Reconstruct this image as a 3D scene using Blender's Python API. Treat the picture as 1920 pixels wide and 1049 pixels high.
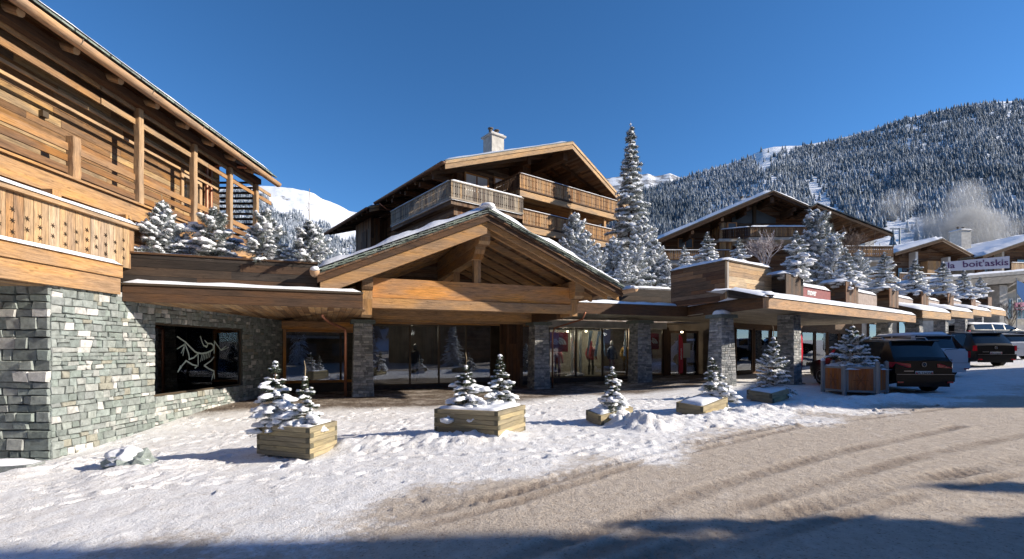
import bpy, bmesh, math, random
import numpy as np
from mathutils import Vector, Matrix, noise as mnoise
R = math.radians
V = Vector
scene = bpy.context.scene
col = scene.collection
for _o in list(bpy.data.objects): bpy.data.objects.remove(_o)
# ------------------------------------------------------------ camera, sky, sun
F, CX, HY, EZ = 907.0, 960.0, 655.0, 1.6
def at(px, py, d):
    return V(((px-CX)/F*d, d, EZ+(HY-py)/F*d))
cam = bpy.data.cameras.new('camera'); cam.sensor_width = 36; cam.lens = F/1920*36
cam.shift_y = (HY-524.5)/1920; cam.clip_start = .1; cam.clip_end = 12000
camo = bpy.data.objects.new('camera', cam); col.objects.link(camo)
camo.location = (0, 0, EZ); camo.rotation_euler = (R(90), 0, 0)
scene.camera = camo
SUN_EL, SUN_DIR = R(25), V((1, -.10, 0)).normalized()
world = bpy.data.worlds.new('World'); scene.world = world; world.use_nodes = True
wn = world.node_tree; bg = wn.nodes['Background']
sky = wn.nodes.new('ShaderNodeTexSky'); sky.sky_type = 'NISHITA'; sky.sun_disc = False
sky.sun_elevation = SUN_EL; sky.sun_rotation = math.atan2(SUN_DIR.x, SUN_DIR.y)
sky.altitude = 2500; sky.air_density = 1.0; sky.dust_density = .1; sky.ozone_density = 4.0
hs = wn.nodes.new('ShaderNodeHueSaturation'); hs.inputs['Saturation'].default_value = 1.17; wn.links.new(sky.outputs[0], hs.inputs['Color']); wn.links.new(hs.outputs[0], bg.inputs[0]); bg.inputs[1].default_value = .12
sl = bpy.data.lights.new('sun', 'SUN'); sl.energy = 5; sl.angle = R(.8); sl.color = (1, .9, .76)
so = bpy.data.objects.new('sun', sl); col.objects.link(so)
sv = V((SUN_DIR.x*math.cos(SUN_EL), SUN_DIR.y*math.cos(SUN_EL), math.sin(SUN_EL)))
so.rotation_euler = sv.to_track_quat('Z', 'Y').to_euler(); so.location = sv*50
scene.view_settings.view_transform = 'Standard'; scene.view_settings.look = 'None'
scene.view_settings.exposure = .6; scene.view_settings.gamma = 1
scene.render.resolution_x = 1024; scene.render.resolution_y = 559
scene.render.engine = 'CYCLES'
scene.cycles.max_bounces = 9; scene.cycles.diffuse_bounces = 6; scene.cycles.transparent_max_bounces = 12
scene.cycles.sample_clamp_indirect = 8

# ------------------------------------------------------------ tagging, mesh builder
def tag(o, label=None, cat=None, group=None, kind=None):
    if label: o['label'] = label
    if cat: o['category'] = cat
    if group: o['group'] = group
    if kind: o['kind'] = kind
    return o
def empty(name, loc, label, cat, group=None, rz=0):
    o = bpy.data.objects.new(name, None); col.objects.link(o)
    o.location = loc; o.rotation_euler = (0, 0, rz); o.empty_display_size = .3
    return tag(o, label, cat, group)
def link(name, me, parent=None, mat=None):
    o = bpy.data.objects.new(name, me); col.objects.link(o)
    if parent is not None:
        o.parent = parent
        if parent.type == 'EMPTY' or True:
            m = Matrix.LocRotScale(world_loc(parent)[0], world_loc(parent)[1], None)
            o.matrix_parent_inverse = m.inverted()
    if mat is not None and not me.materials: me.materials.append(mat)
    return o
def world_loc(p):
    loc = V(p.location); rot = p.rotation_euler.to_matrix()
    if p.parent is not None: return V((0, 0, 0)), Matrix.Identity(3)
    return loc, rot
def setk(o, **k):
    for a, b in k.items(): o[a] = b
    return o
rnd = random.Random(7)
class MB:
    def __init__(s): s.v = []; s.f = []; s.uv = []
    def poly(s, pts, ud=None, off=None):
        pts = [V(p) for p in pts]; n = len(s.v)
        s.v += [tuple(p) for p in pts]; s.f.append(tuple(range(n, n+len(pts))))
        nn = (pts[1]-pts[0]).cross(pts[-1]-pts[0])
        ud = V(ud) if ud is not None else pts[1]-pts[0]
        if ud.length < 1e-9: ud = V((1, 0, 0))
        ud = ud.normalized(); vd = nn.cross(ud)
        vd = vd.normalized() if vd.length > 1e-9 else V((0, 0, 1))
        o = off if off else (0, 0)
        s.uv.append([((p-pts[0]).dot(ud)+o[0], (p-pts[0]).dot(vd)+o[1]) for p in pts])
    def box(s, o, a, b, c):
        o, a, b, c = V(o), V(a), V(b), V(c)
        if a.cross(b).dot(c) < 0: b, c = c, b
        P = [o, o+a, o+a+b, o+b, o+c, o+a+c, o+a+b+c, o+b+c]
        n = len(s.v); s.v += [tuple(p) for p in P]
        L = [a.length, b.length, c.length]; k = L.index(max(L)); ax = [a, b, c][k].normalized()
        ro = (rnd.random()*40, rnd.random()*40)
        for q in ((0, 3, 2, 1), (4, 5, 6, 7), (0, 1, 5, 4), (1, 2, 6, 5), (2, 3, 7, 6), (3, 0, 4, 7)):
            s.f.append(tuple(n+i for i in q))
            p0, p1, p3 = P[q[0]], P[q[1]], P[q[3]]
            e1, e2 = p1-p0, p3-p0
            e1n = e1.normalized() if e1.length > 1e-9 else V((1, 0, 0))
            if abs(e1n.dot(ax)) > .7: ud, vd = e1, e2
            else: ud, vd = e2, e1
            if ud.length < 1e-9 or vd.length < 1e-9: ud, vd = V((1, 0, 0)), V((0, 0, 1))
            ud = ud.normalized(); vd = vd.normalized()
            s.uv.append([((P[i]-p0).dot(ud)+ro[0], (P[i]-p0).dot(vd)+ro[1]) for i in q])
    def beam(s, p0, p1, w, h, up=(0, 0, 1)):
        p0, p1 = V(p0), V(p1); d = p1-p0; sd = d.cross(V(up)).normalized()*w; u2 = sd.cross(d).normalized()*h
        s.box(p0-sd/2-u2/2, d, sd, u2)
    def prism(s, pts, vec, ud=None):
        pts = [V(p) for p in pts]; vec = V(vec)
        nn = V((0, 0, 0))
        for i in range(len(pts)): nn += pts[i].cross(pts[(i+1) % len(pts)])
        if nn.dot(vec) > 0: pts = pts[::-1]
        ro = (rnd.random()*40, rnd.random()*40)
        s.poly(pts, ud, ro); s.poly([p+vec for p in pts][::-1], ud, ro)
        for i in range(len(pts)):
            a, b = pts[i], pts[(i+1) % len(pts)]
            s.poly([b, a, a+vec, b+vec], ud, ro)
    def cyl(s, p0, p1, r0, r1=None, n=8, cap=True):
        p0, p1 = V(p0), V(p1); r1 = r0 if r1 is None else r1
        d = (p1-p0); L = d.length; d = d.normalized()
        x = d.orthogonal().normalized(); y = d.cross(x); b = len(s.v); ro = rnd.random()*40
        for i in range(n):
            a = 2*math.pi*i/n; q = x*math.cos(a)+y*math.sin(a)
            s.v.append(tuple(p0+q*r0)); s.v.append(tuple(p1+q*r1))
        c = 2*math.pi*max(r0, r1)/n
        for i in range(n):
            j = (i+1) % n
            s.f.append((b+2*i, b+2*j, b+2*j+1, b+2*i+1))
            s.uv.append([(ro, i*c), (ro, i*c+c), (ro+L, i*c+c), (ro+L, i*c)])
        if cap:
            s.f.append(tuple(b+2*i for i in range(n))[::-1]); s.uv.append([(0, 0)]*n)
            s.f.append(tuple(b+2*i+1 for i in range(n))); s.uv.append([(0, 0)]*n)
    def tube(s, pts, r, n=6, r1=None):
        pts = [V(p) for p in pts]; m = len(pts); b = len(s.v)
        for k, p in enumerate(pts):
            d = (pts[min(k+1, m-1)]-pts[max(k-1, 0)]).normalized()
            x = d.cross(V((0, 0, 1))); x = x.normalized() if x.length > .05 else V((1, 0, 0)); y = x.cross(d)
            rr = r if r1 is None else r+(r1-r)*k/(m-1)
            for i in range(n):
                a = 2*math.pi*i/n; s.v.append(tuple(p+x*math.cos(a)*rr+y*math.sin(a)*rr))
        for k in range(m-1):
            for i in range(n):
                j = (i+1) % n
                s.f.append((b+k*n+i, b+k*n+j, b+(k+1)*n+j, b+(k+1)*n+i)); s.uv.append([(k*.1, i*.05)]*4)
        s.f.append(tuple(b+i for i in range(n))[::-1]); s.uv.append([(0, 0)]*n)
        s.f.append(tuple(b+(m-1)*n+i for i in range(n))); s.uv.append([(0, 0)]*n)
    def lathe(s, c, prof, n=12, axis=(0, 0, 1)):
        c = V(c); ax = V(axis).normalized(); x = ax.orthogonal().normalized(); y = ax.cross(x); b = len(s.v)
        for r, z in prof:
            for i in range(n):
                a = 2*math.pi*i/n; s.v.append(tuple(c+ax*z+(x*math.cos(a)+y*math.sin(a))*r))
        for k in range(len(prof)-1):
            for i in range(n):
                j = (i+1) % n
                s.f.append((b+k*n+i, b+k*n+j, b+(k+1)*n+j, b+(k+1)*n+i)); s.uv.append([(0, 0)]*4)
    def blob(s, c, ax, ay, az, amp=.25, seed=0, sub=2):
        vs, fs = ICO[sub]; b = len(s.v); c = V(c); ax, ay, az = V(ax), V(ay), V(az)
        for p in vs:
            k = 1+amp*mnoise.noise(p*1.6+V((seed*3.1, seed*1.7, seed)))*1.6
            z = p.z if p.z > 0 else p.z*.35
            s.v.append(tuple(c+(ax*p.x+ay*p.y+az*z)*k))
        for f in fs: s.f.append(tuple(b+i for i in f)); s.uv.append([(0, 0)]*3)
    def snow(s, o, a, b, h, seg=.25, lump=.35, up=V((0, 0, 1)), edge=.12):
        """snow lying on the parallelogram o,a,b: rounded edge, lumpy top"""
        o, a, b = V(o), V(a), V(b); na = max(3, min(160, int(a.length/seg)+1)); nb = max(3, min(60, int(b.length/min(seg, .12) if b.length < .8 else b.length/seg)+1))
        base = len(s.v); sd = rnd.random()*99
        for i in range(na+1):
            for j in range(nb+1):
                u, w = i/na, j/nb
                de = min(u*a.length, (1-u)*a.length, w*b.length, (1-w)*b.length)
                e = min(1, de/min(edge*1.5, b.length*.5, a.length*.5))
                p = o+a*u+b*w
                nz = mnoise.noise(V((p.x*1.3+sd, p.y*1.3, p.z)))+.5*mnoise.noise(V((p.x*4+sd, p.y*4, p.z)))
                hh = h*math.sqrt(max(0, 1-(1-e)**2))*(1+lump*nz) if e > 0 else -.01
                if e == 0:
                    mid = o+a*.5+b*.5; p = p+(p-mid).normalized()*(.02+.02*nz)
                s.v.append(tuple(p+up*hh))
        flip = a.cross(b).dot(up) < 0
        for i in range(na):
            for j in range(nb):
                q = (base+i*(nb+1)+j, base+(i+1)*(nb+1)+j, base+(i+1)*(nb+1)+j+1, base+i*(nb+1)+j+1)
                s.f.append(q[::-1] if flip else q); s.uv.append([(0, 0)]*4)
    def build(s, name, mat, parent=None, smooth=False, angle=None):
        me = bpy.data.meshes.new(name); me.from_pydata(s.v, [], s.f)
        ul = me.uv_layers.new(name='UVMap')
        arr = np.array([c for f in s.uv for p in f for c in p], dtype=np.float32)
        if len(arr) == len(ul.data)*2: ul.data.foreach_set('uv', arr)
        me.materials.append(mat)
        if smooth or angle:
            me.polygons.foreach_set('use_smooth', [True]*len(me.polygons))
        if angle: me.set_sharp_from_angle(angle=R(angle))
        return link(name, me, parent)
def _ico(sub):
    bm = bmesh.new(); bmesh.ops.create_icosphere(bm, subdivisions=sub, radius=1)
    r = ([v.co.copy() for v in bm.verts], [tuple(v.index for v in f.verts) for f in bm.faces]); bm.free(); return r
ICO = {1: _ico(1), 2: _ico(2), 3: _ico(3)}

# ------------------------------------------------------------ materials
def newmat(name):
    m = bpy.data.materials.new(name); m.use_nodes = True; nt = m.node_tree
    return m, nt, nt.nodes['Principled BSDF']
def N(nt, t, **k):
    n = nt.nodes.new(t)
    for a, b in k.items():
        if a.startswith('i'):
            n.inputs[int(a[1:])].default_value = b
        else: setattr(n, a, b)
    return n
def mathn(nt, op, a, b=None, clamp=False):
    n = nt.nodes.new('ShaderNodeMath'); n.operation = op; n.use_clamp = clamp
    for i, x in enumerate((a, b)):
        if x is None: continue
        if isinstance(x, (int, float)): n.inputs[i].default_value = x
        else: nt.links.new(x, n.inputs[i])
    return n.outputs[0]
def ramp(nt, fac, stops, interp='LINEAR'):
    n = nt.nodes.new('ShaderNodeValToRGB'); n.color_ramp.interpolation = interp
    e = n.color_ramp.elements
    while len(e) < len(stops): e.new(.5)
    for x, (p, c) in zip(e, stops):
        x.position = p; x.color = (c, c, c, 1) if isinstance(c, (int, float)) else (*c, 1)
    nt.links.new(fac, n.inputs[0]); return n.outputs[0]
def mix(nt, fac, a, b, typ='MIX'):
    n = nt.nodes.new('ShaderNodeMix'); n.data_type = 'RGBA'; n.blend_type = typ
    for s_, x in ((n.inputs[0], fac), (n.inputs[6], a), (n.inputs[7], b)):
        if isinstance(x, (int, float)): s_.default_value = x
        elif isinstance(x, tuple): s_.default_value = (*x, 1)
        else: nt.links.new(x, s_)
    return n.outputs[2]
def bump(nt, b, h, strength=.4, dist=.02):
    n = nt.nodes.new('ShaderNodeBump'); n.inputs['Strength'].default_value = strength
    n.inputs['Distance'].default_value = dist; nt.links.new(h, n.inputs['Height']); nt.links.new(n.outputs[0], b.inputs['Normal'])
def wood(name, cols, plank=0, plen=2.6, rough=.75, grain=.55, lo=.45, scale=1.0, bs=.5):
    m, nt, b = newmat(name); L = nt.links.new
    uv = N(nt, 'ShaderNodeUVMap'); sp = N(nt, 'ShaderNodeSeparateXYZ'); L(uv.outputs[0], sp.inputs[0])
    geo = N(nt, 'ShaderNodeNewGeometry'); isl = geo.outputs['Random Per Island']
    u, v = sp.outputs[0], sp.outputs[1]
    rr = isl
    if plank:
        row = mathn(nt, 'FLOOR', mathn(nt, 'DIVIDE', v, plank))
        wn_ = N(nt, 'ShaderNodeTexWhiteNoise', noise_dimensions='1D'); L(row, wn_.inputs['W'])
        pc = mathn(nt, 'FLOOR', mathn(nt, 'DIVIDE', mathn(nt, 'ADD', u, mathn(nt, 'MULTIPLY', wn_.outputs[0], 7.0)), plen))
        w2 = N(nt, 'ShaderNodeTexWhiteNoise', noise_dimensions='1D')
        L(mathn(nt, 'ADD', mathn(nt, 'ADD', mathn(nt, 'MULTIPLY', row, 1.73), mathn(nt, 'MULTIPLY', pc, 3.31)), isl), w2.inputs['W'])
        rr = w2.outputs[0]
    cb = N(nt, 'ShaderNodeCombineXYZ')
    L(mathn(nt, 'MULTIPLY', u, 2.6*scale), cb.inputs[0]); L(mathn(nt, 'MULTIPLY', v, 34*scale), cb.inputs[1]); L(mathn(nt, 'MULTIPLY', rr, 60), cb.inputs[2])
    g = N(nt, 'ShaderNodeTexNoise'); g.inputs['Scale'].default_value = 1.6; g.inputs['Detail'].default_value = 7
    g.inputs['Roughness'].default_value = .65; g.inputs['Distortion'].default_value = .9
    L(cb.outputs[0], g.inputs['Vector'])
    cb2 = N(nt, 'ShaderNodeCombineXYZ')
    L(mathn(nt, 'MULTIPLY', u, .7), cb2.inputs[0]); L(mathn(nt, 'MULTIPLY', v, 3.0), cb2.inputs[1]); L(mathn(nt, 'MULTIPLY', rr, 31), cb2.inputs[2])
    g2 = N(nt, 'ShaderNodeTexNoise'); g2.inputs['Scale'].default_value = 1.3; g2.inputs['Detail'].default_value = 4
    L(cb2.outputs[0], g2.inputs['Vector'])
    n = len(cols)
    rc = ramp(nt, rr, [(i/n, c) for i, c in enumerate(cols)], 'CONSTANT')
    rc = mix(nt, .8, rc, ramp(nt, g2.outputs[0], [(.3, .62), (.7, 1.3)]), 'MULTIPLY')
    gf = ramp(nt, g.outputs[0], [(.3, lo), (.62, 1.12)])
    c = mix(nt, grain, rc, gf, 'MULTIPLY')
    cb4 = N(nt, 'ShaderNodeCombineXYZ'); L(mathn(nt, 'MULTIPLY', u, 1.5), cb4.inputs[0]); L(mathn(nt, 'MULTIPLY', v, 16), cb4.inputs[1]); L(mathn(nt, 'MULTIPLY', rr, 47), cb4.inputs[2])
    g4 = N(nt, 'ShaderNodeTexNoise'); g4.inputs['Scale'].default_value = 1.5; g4.inputs['Detail'].default_value = 6; g4.inputs['Roughness'].default_value = .7; L(cb4.outputs[0], g4.inputs['Vector'])
    c = mix(nt, min(1, grain*1.5), c, ramp(nt, g4.outputs[0], [(.33, .55), (.5, .97), (.68, 1.2)]), 'MULTIPLY')
    hs4 = N(nt, 'ShaderNodeHueSaturation'); L(ramp(nt, g2.outputs[0], [(.35, .85), (.65, 1.08)]), hs4.inputs['Saturation']); L(c, hs4.inputs['Color']); c = hs4.outputs[0]
    # knots and weather stains
    vo = N(nt, 'ShaderNodeTexVoronoi'); vo.inputs['Scale'].default_value = 1
    cb3 = N(nt, 'ShaderNodeCombineXYZ'); L(mathn(nt, 'MULTIPLY', u, 2.2), cb3.inputs[0]); L(mathn(nt, 'MULTIPLY', v, 6), cb3.inputs[1]); L(mathn(nt, 'MULTIPLY', rr, 23), cb3.inputs[2])
    L(cb3.outputs[0], vo.inputs['Vector'])
    kn = ramp(nt, vo.outputs[0], [(.06, .35), (.13, 1.0)])
    c = mix(nt, .6, c, kn, 'MULTIPLY')
    h = gf
    if plank:
        fr = mathn(nt, 'FRACT', mathn(nt, 'DIVIDE', v, plank))
        e = mathn(nt, 'MULTIPLY', mathn(nt, 'SUBTRACT', .5, mathn(nt, 'ABSOLUTE', mathn(nt, 'SUBTRACT', fr, .5))), plank)
        gap = ramp(nt, mathn(nt, 'MULTIPLY', e, 100), [(.25, .25), (.7, 1.0)])
        c = mix(nt, 1.0, c, gap, 'MULTIPLY')
        h = mix(nt, 1.0, gf, gap, 'MULTIPLY')
    L(c, b.inputs['Base Color']); b.inputs['Roughness'].default_value = rough
    b.inputs['Specular IOR Level'].default_value = .25
    bump(nt, b, h, bs, .012)
    return m
def plain(name, c, rough=.6, metal=0, emit=None, estr=0, noise_s=0, noise_a=.2, spec=.4):
    m, nt, b = newmat(name); b.inputs['Roughness'].default_value = rough; b.inputs['Metallic'].default_value = metal
    b.inputs['Specular IOR Level'].default_value = spec
    if noise_s:
        tc = N(nt, 'ShaderNodeTexCoord'); g = N(nt, 'ShaderNodeTexNoise'); g.inputs['Scale'].default_value = noise_s; g.inputs['Detail'].default_value = 5
        nt.links.new(tc.outputs['Object'], g.inputs['Vector'])
        cc = mix(nt, ramp(nt, g.outputs[0], [(.3, 0.0), (.7, 1.0)]), tuple(x*(1-noise_a) for x in c), tuple(min(1, x*(1+noise_a)) for x in c))
        nt.links.new(cc, b.inputs['Base Color']); bump(nt, b, g.outputs[0], .2, .01)
    else: b.inputs['Base Color'].default_value = (*c, 1)
    if emit: b.inputs['Emission Color'].default_value = (*emit, 1); b.inputs['Emission Strength'].default_value = estr
    return m
def stone(name, cols, sc=9):
    m, nt, b = newmat(name); L = nt.links.new
    geo = N(nt, 'ShaderNodeNewGeometry'); isl = geo.outputs['Random Per Island']
    tc = N(nt, 'ShaderNodeTexCoord')
    g = N(nt, 'ShaderNodeTexNoise'); g.inputs['Scale'].default_value = sc; g.inputs['Detail'].default_value = 8; g.inputs['Roughness'].default_value = .7
    L(tc.outputs['Object'], g.inputs['Vector'])
    n = len(cols)
    rc = ramp(nt, isl, [(i/n, c) for i, c in enumerate(cols)], 'CONSTANT')
    gf = ramp(nt, g.outputs[0], [(.28, .55), (.5, 1.0), (.72, 1.4)])
    c = mix(nt, .95, rc, gf, 'MULTIPLY')
    L(c, b.inputs['Base Color']); b.inputs['Roughness'].default_value = .85
    bump(nt, b, g.outputs[0], .9, .03)
    return m
def snowmat(name='snow', c=(.82, .84, .88), sc=6, bs=.35):
    m, nt, b = newmat(name); L = nt.links.new
    tc = N(nt, 'ShaderNodeTexCoord'); g = N(nt, 'ShaderNodeTexNoise'); g.inputs['Scale'].default_value = sc; g.inputs['Detail'].default_value = 9; g.inputs['Roughness'].default_value = .65
    L(tc.outputs['Object'], g.inputs['Vector'])
    b.inputs['Base Color'].default_value = (*c, 1); b.inputs['Roughness'].default_value = .7
    b.inputs['Specular IOR Level'].default_value = .2
    bump(nt, b, g.outputs[0], bs, .04); return m
def glassmat(name, tint=(.5, .55, .6), refl=.42, dark=.0):
    m = bpy.data.materials.new(name); m.use_nodes = True; nt = m.node_tree; nt.nodes.clear(); L = nt.links.new
    o = N(nt, 'ShaderNodeOutputMaterial'); t = N(nt, 'ShaderNodeBsdfTransparent'); t.inputs[0].default_value = (*tint, 1)
    gl = N(nt, 'ShaderNodeBsdfGlossy'); gl.inputs['Roughness'].default_value = .01; gl.inputs[0].default_value = (.85, .9, 1, 1)
    fr = N(nt, 'ShaderNodeFresnel'); fr.inputs[0].default_value = 1.5
    f = mathn(nt, 'ADD', mathn(nt, 'MULTIPLY', fr.outputs[0], 1.0), refl*.3, True)
    mx = N(nt, 'ShaderNodeMixShader'); L(f, mx.inputs[0]); L(t.outputs[0], mx.inputs[1]); L(gl.outputs[0], mx.inputs[2]); L(mx.outputs[0], o.inputs[0])
    return m
M = {}
M['honey'] = wood('honey_timber', [(.25, .125, .05), (.39, .215, .095), (.47, .275, .13), (.31, .18, .09), (.42, .27, .145)], bs=.6)
M['honeyp'] = wood('honey_planks', [(.20, .10, .045), (.40, .24, .11), (.30, .16, .07), (.50, .33, .17), (.28, .19, .11), (.44, .26, .12)], plank=.17, plen=2.2)
M['brown'] = wood('brown_timber', [(.050, .025, .013), (.085, .042, .022), (.11, .06, .033), (.068, .038, .024), (.125, .078, .048)])
M['brownp'] = wood('brown_planks', [(.10, .05, .028), (.17, .085, .045), (.23, .13, .07), (.13, .08, .05), (.19, .13, .09)], plank=.16, plen=2.4)
M['darkp'] = wood('weathered_dark_planks', [(.035, .027, .022), (.062, .046, .036), (.10, .06, .038), (.055, .044, .037), (.085, .058, .040)], plank=.2, plen=2.4)
M['grey'] = wood('silvered_boards', [(.20, .17, .14), (.30, .26, .21), (.38, .32, .25), (.14, .11, .09), (.33, .24, .15)])
M['pale'] = wood('pale_larch', [(.42, .26, .135), (.52, .34, .185), (.46, .30, .165), (.55, .38, .22)], lo=.65)
M['orange'] = wood('orange_larch', [(.40, .17, .055), (.50, .24, .085), (.58, .29, .11), (.44, .21, .08)], lo=.5)
M['box'] = wood('planter_timber', [(.30, .25, .15), (.36, .30, .18), (.27, .23, .15), (.40, .33, .20)], lo=.6, grain=.5)
M['boxend'] = plain('dark_end_grain', (.12, .11, .075), .85, noise_s=40)
M['soffit'] = wood('soffit_boards', [(.34, .20, .10), (.46, .29, .15), (.20, .11, .055), (.40, .25, .13), (.28, .16, .08)], plank=.16, plen=2.5)
M['parapet'] = wood('upright_boards', [(.46, .30, .17), (.38, .22, .11), (.55, .40, .26), (.42, .30, .20), (.50, .33, .18)], lo=.4, grain=.7)
M['snow'] = snowmat()
M['stonew'] = stone('dry_stone', [(.18, .205, .195), (.225, .25, .238), (.265, .29, .278), (.18, .21, .20), (.28, .31, .29), (.235, .262, .25), (.56, .555, .53), (.215, .24, .23), (.27, .30, .287), (.32, .335, .32), (.23, .25, .245), (.27, .265, .22), (.22, .26, .24), (.175, .205, .19), (.44, .44, .42), (.26, .30, .285), (.235, .275, .255), (.20, .225, .215)])
M['stonep'] = stone('pillar_stone', [(.22, .235, .24), (.28, .29, .295), (.34, .345, .35), (.24, .25, .255), (.44, .44, .43), (.17, .18, .185), (.31, .315, .32), (.37, .355, .325)])
M['mortar'] = plain('dark_mortar', (.075, .08, .075), .95)  # dark mortar backing between the stones
M['slate'] = stone('roof_slate', [(.16, .20, .17), (.22, .26, .22), (.13, .155, .14), (.26, .30, .26), (.18, .20, .19)], 14)
M['copper'] = plain('copper', (.42, .19, .12), .45, .8, noise_s=4)
M['copperd'] = plain('weathered_copper', (.22, .13, .09), .5, .6, noise_s=4)
M['wgutter'] = wood('wood_gutter', [(.42, .25, .14), (.50, .32, .19), (.46, .28, .16)], lo=.75)
M['metal'] = plain('grey_metal', (.23, .25, .27), .45, .6)
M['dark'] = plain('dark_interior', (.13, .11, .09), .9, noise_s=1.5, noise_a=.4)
M['frame'] = plain('bronze_frame', (.10, .075, .05), .5, .3)
M['glass'] = glassmat('shop_glass', (.80, .84, .86), .30)
M['winglass'] = glassmat('window_glass', (.35, .4, .45), .9)
M['conc'] = plain('render_plaster', (.46, .44, .40), .9, noise_s=3)
M['white'] = plain('white_paint', (.72, .72, .72), .6)
M['red'] = plain('red_fabric', (.45, .02, .03), .6)
M['dred'] = plain('dark_red_panel', (.20, .035, .035), .6, noise_s=8)
M['bark'] = plain('bark', (.10, .065, .04), .9, noise_s=30)
M['leader'] = plain('pale_twig', (.30, .24, .15), .8)
M['needle'] = stone('needles', [(.045, .065, .03), (.065, .09, .04), (.035, .055, .03), (.20, .23, .20), (.08, .10, .05)], 3)
M['needlef'] = stone('frosted_needles', [(.16, .19, .16), (.38, .41, .42), (.07, .095, .07), (.52, .55, .58), (.24, .27, .26)], 3)
M['twig'] = stone('frosted_twigs', [(.45, .40, .39), (.62, .59, .60), (.32, .24, .22), (.55, .50, .50)], 3)
M['blacktxt'] = plain('black_lettering', (.02, .02, .025), .5)

# ------------------------------------------------------------ terrain functions
rs = np.random.RandomState(3)
_perm = rs.rand(256, 256)
def vnoise(x, y):
    x = np.asarray(x, float); y = np.asarray(y, float)
    xi = np.floor(x).astype(int); yi = np.floor(y).astype(int); fx = x-xi; fy = y-yi
    fx = fx*fx*(3-2*fx); fy = fy*fy*(3-2*fy)
    g = lambda a, b: _perm[a & 255, b & 255]
    return (g(xi, yi)*(1-fx)+g(xi+1, yi)*fx)*(1-fy)+(g(xi, yi+1)*(1-fx)+g(xi+1, yi+1)*fx)*fy
def fbm(x, y, o=4):
    s = 0; a = .5
    for i in range(o): s = s+a*vnoise(x*2**i+17*i, y*2**i+31*i); a *= .5
    return s-.47
def sst(a, b, x):
    t = np.clip((x-a)/(b-a), 0, 1); return t*t*(3-2*t)
def gz(X, Y):
    X = np.asarray(X, float); Y = np.asarray(Y, float)
    t = sst(9, 15, Y)
    z = np.where(X < 0, .055*np.maximum(X, -14)*(1-.85*t), .016*np.minimum(X, 60))
    z = z+.035*np.clip(X-13, 0, 60)
    z = z+.12*sst(4, 7, X)*(1-sst(9, 12, X))*sst(14, 17, Y)
    q = np.where(X < 10, Y-(28+.387*X), Y-(31.9+.714*(X-10)))
    z = z+4.3*sst(0, 5, q)*(1-sst(45, 75, X)*.5)+.05*np.clip(q-5, 0, 400)
    return z
def gzf(x, y): return float(gz(x, y))
def gp(px, py):
    """ground point seen at a pixel"""
    d = 3.0
    for i in range(4000):
        x = (px-CX)/F*d; z = EZ+(HY-py)/F*d
        if z <= gzf(x, d): return V((x, d, gzf(x, d)))
        d += .02
    return V((x, d, z))
# ------------------------------------------------------------ ground, road, pavement
def growth(a, b, s0, g):
    o = []; x = a; s = s0
    while x < b: x += s; s *= g; o.append(x)
    return o
xs = np.array([-x for x in growth(11, 900, .12, 1.16)][::-1]+list(np.arange(-11, 13, .045))+growth(13, 1500, .09, 1.13))
ys = np.array([-x for x in growth(-3.2, 200, .1, 1.25)][::-1]+list(np.arange(3.2, 15.5, .045))+list(np.arange(15.5, 26, .13))+growth(26, 1500, .2, 1.13))
XX, YY = np.meshgrid(xs, ys)
def polyd(pts, X, Y):
    """distance and signed side to a polyline, and arc length"""
    best = np.full(X.shape, 1e9); side = np.zeros(X.shape); arc = np.zeros(X.shape); s0 = 0
    for a, b in zip(pts[:-1], pts[1:]):
        dx, dy = b[0]-a[0], b[1]-a[1]; L = math.hypot(dx, dy)
        t = np.clip(((X-a[0])*dx+(Y-a[1])*dy)/L**2, 0, 1)
        d = np.hypot(X-a[0]-t*dx, Y-a[1]-t*dy); k = d < best
        best = np.where(k, d, best); side = np.where(k, np.sign((X-a[0])*dy-(Y-a[1])*dx), side); arc = np.where(k, s0+t*L, arc); s0 += L
    return best, side, arc
def PX(*pp): return [tuple(gp(a, b)[:2]) for a, b in pp]
near = (YY > 2) & (YY < 40) & (abs(XX) < 45)
Z = gz(XX, YY)
edge = PX((-300, 1200), (260, 1045), (620, 970), (960, 900), (1200, 838), (1500, 792), (1800, 748), (1950, 722))
ed, es, ea = polyd([(-30, 2.2)]+edge+[(80, 46)], XX, YY)
sd = ed*es            # positive on the road side
bn = fbm(XX*.9, YY*.9, 4)
sand = sst(-1.3, 1.5, sd+bn*3.0)
lawn = 1-sst(-.4, 1.0, sd+bn*1.2)
pv = PX((270, 810), (340, 800), (420, 791), (520, 785), (640, 780), (800, 778), (960, 768), (1100, 748), (1290, 736), (1400, 727))
pd_, ps_, _ = polyd([(-9.5, 11)]+pv+[(12, 24), (20, 31)], XX, YY)
pave = sst(-.3, 2.6, -pd_*ps_+bn*1.5)*(1-sand)
# snow banks round the planters
bank = PX((668, 838), (690, 836), (720, 835), (850, 830), (930, 822))
b2 = PX((1150, 790), (1180, 800), (1210, 805)); b3 = PX((1240, 795), (1340, 790), (1400, 775), (1500, 768), (1640, 752), (1700, 748))
lump = fbm(XX*2.2, YY*2.2, 5); lump2 = fbm(XX*7+9, YY*7, 4)
for pts, w, h in ((bank, .42, .16), (b2, .33, .34), (b3, .5, .13), (PX((230, 890), (300, 880)), .5, .10), (PX((0, 905), (130, 875)), .4, .1)):
    d_, _, _ = polyd(pts, XX, YY)
    Z = Z+h*np.exp(-(d_/w)**2)*(1+1.1*lump+.9*lump2)*near
fp = fbm(XX*4.6, YY*4.6+5, 3); fp = -np.clip(np.abs(fp)-.09, 0, .2)
trod = np.clip(.25+1.6*fbm(XX*.45+7, YY*.45, 3), .12, 1)
Z = Z+near*lawn*(1-pave)*(.04*lump+(.05*lump2+.14*fp)*trod)
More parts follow.
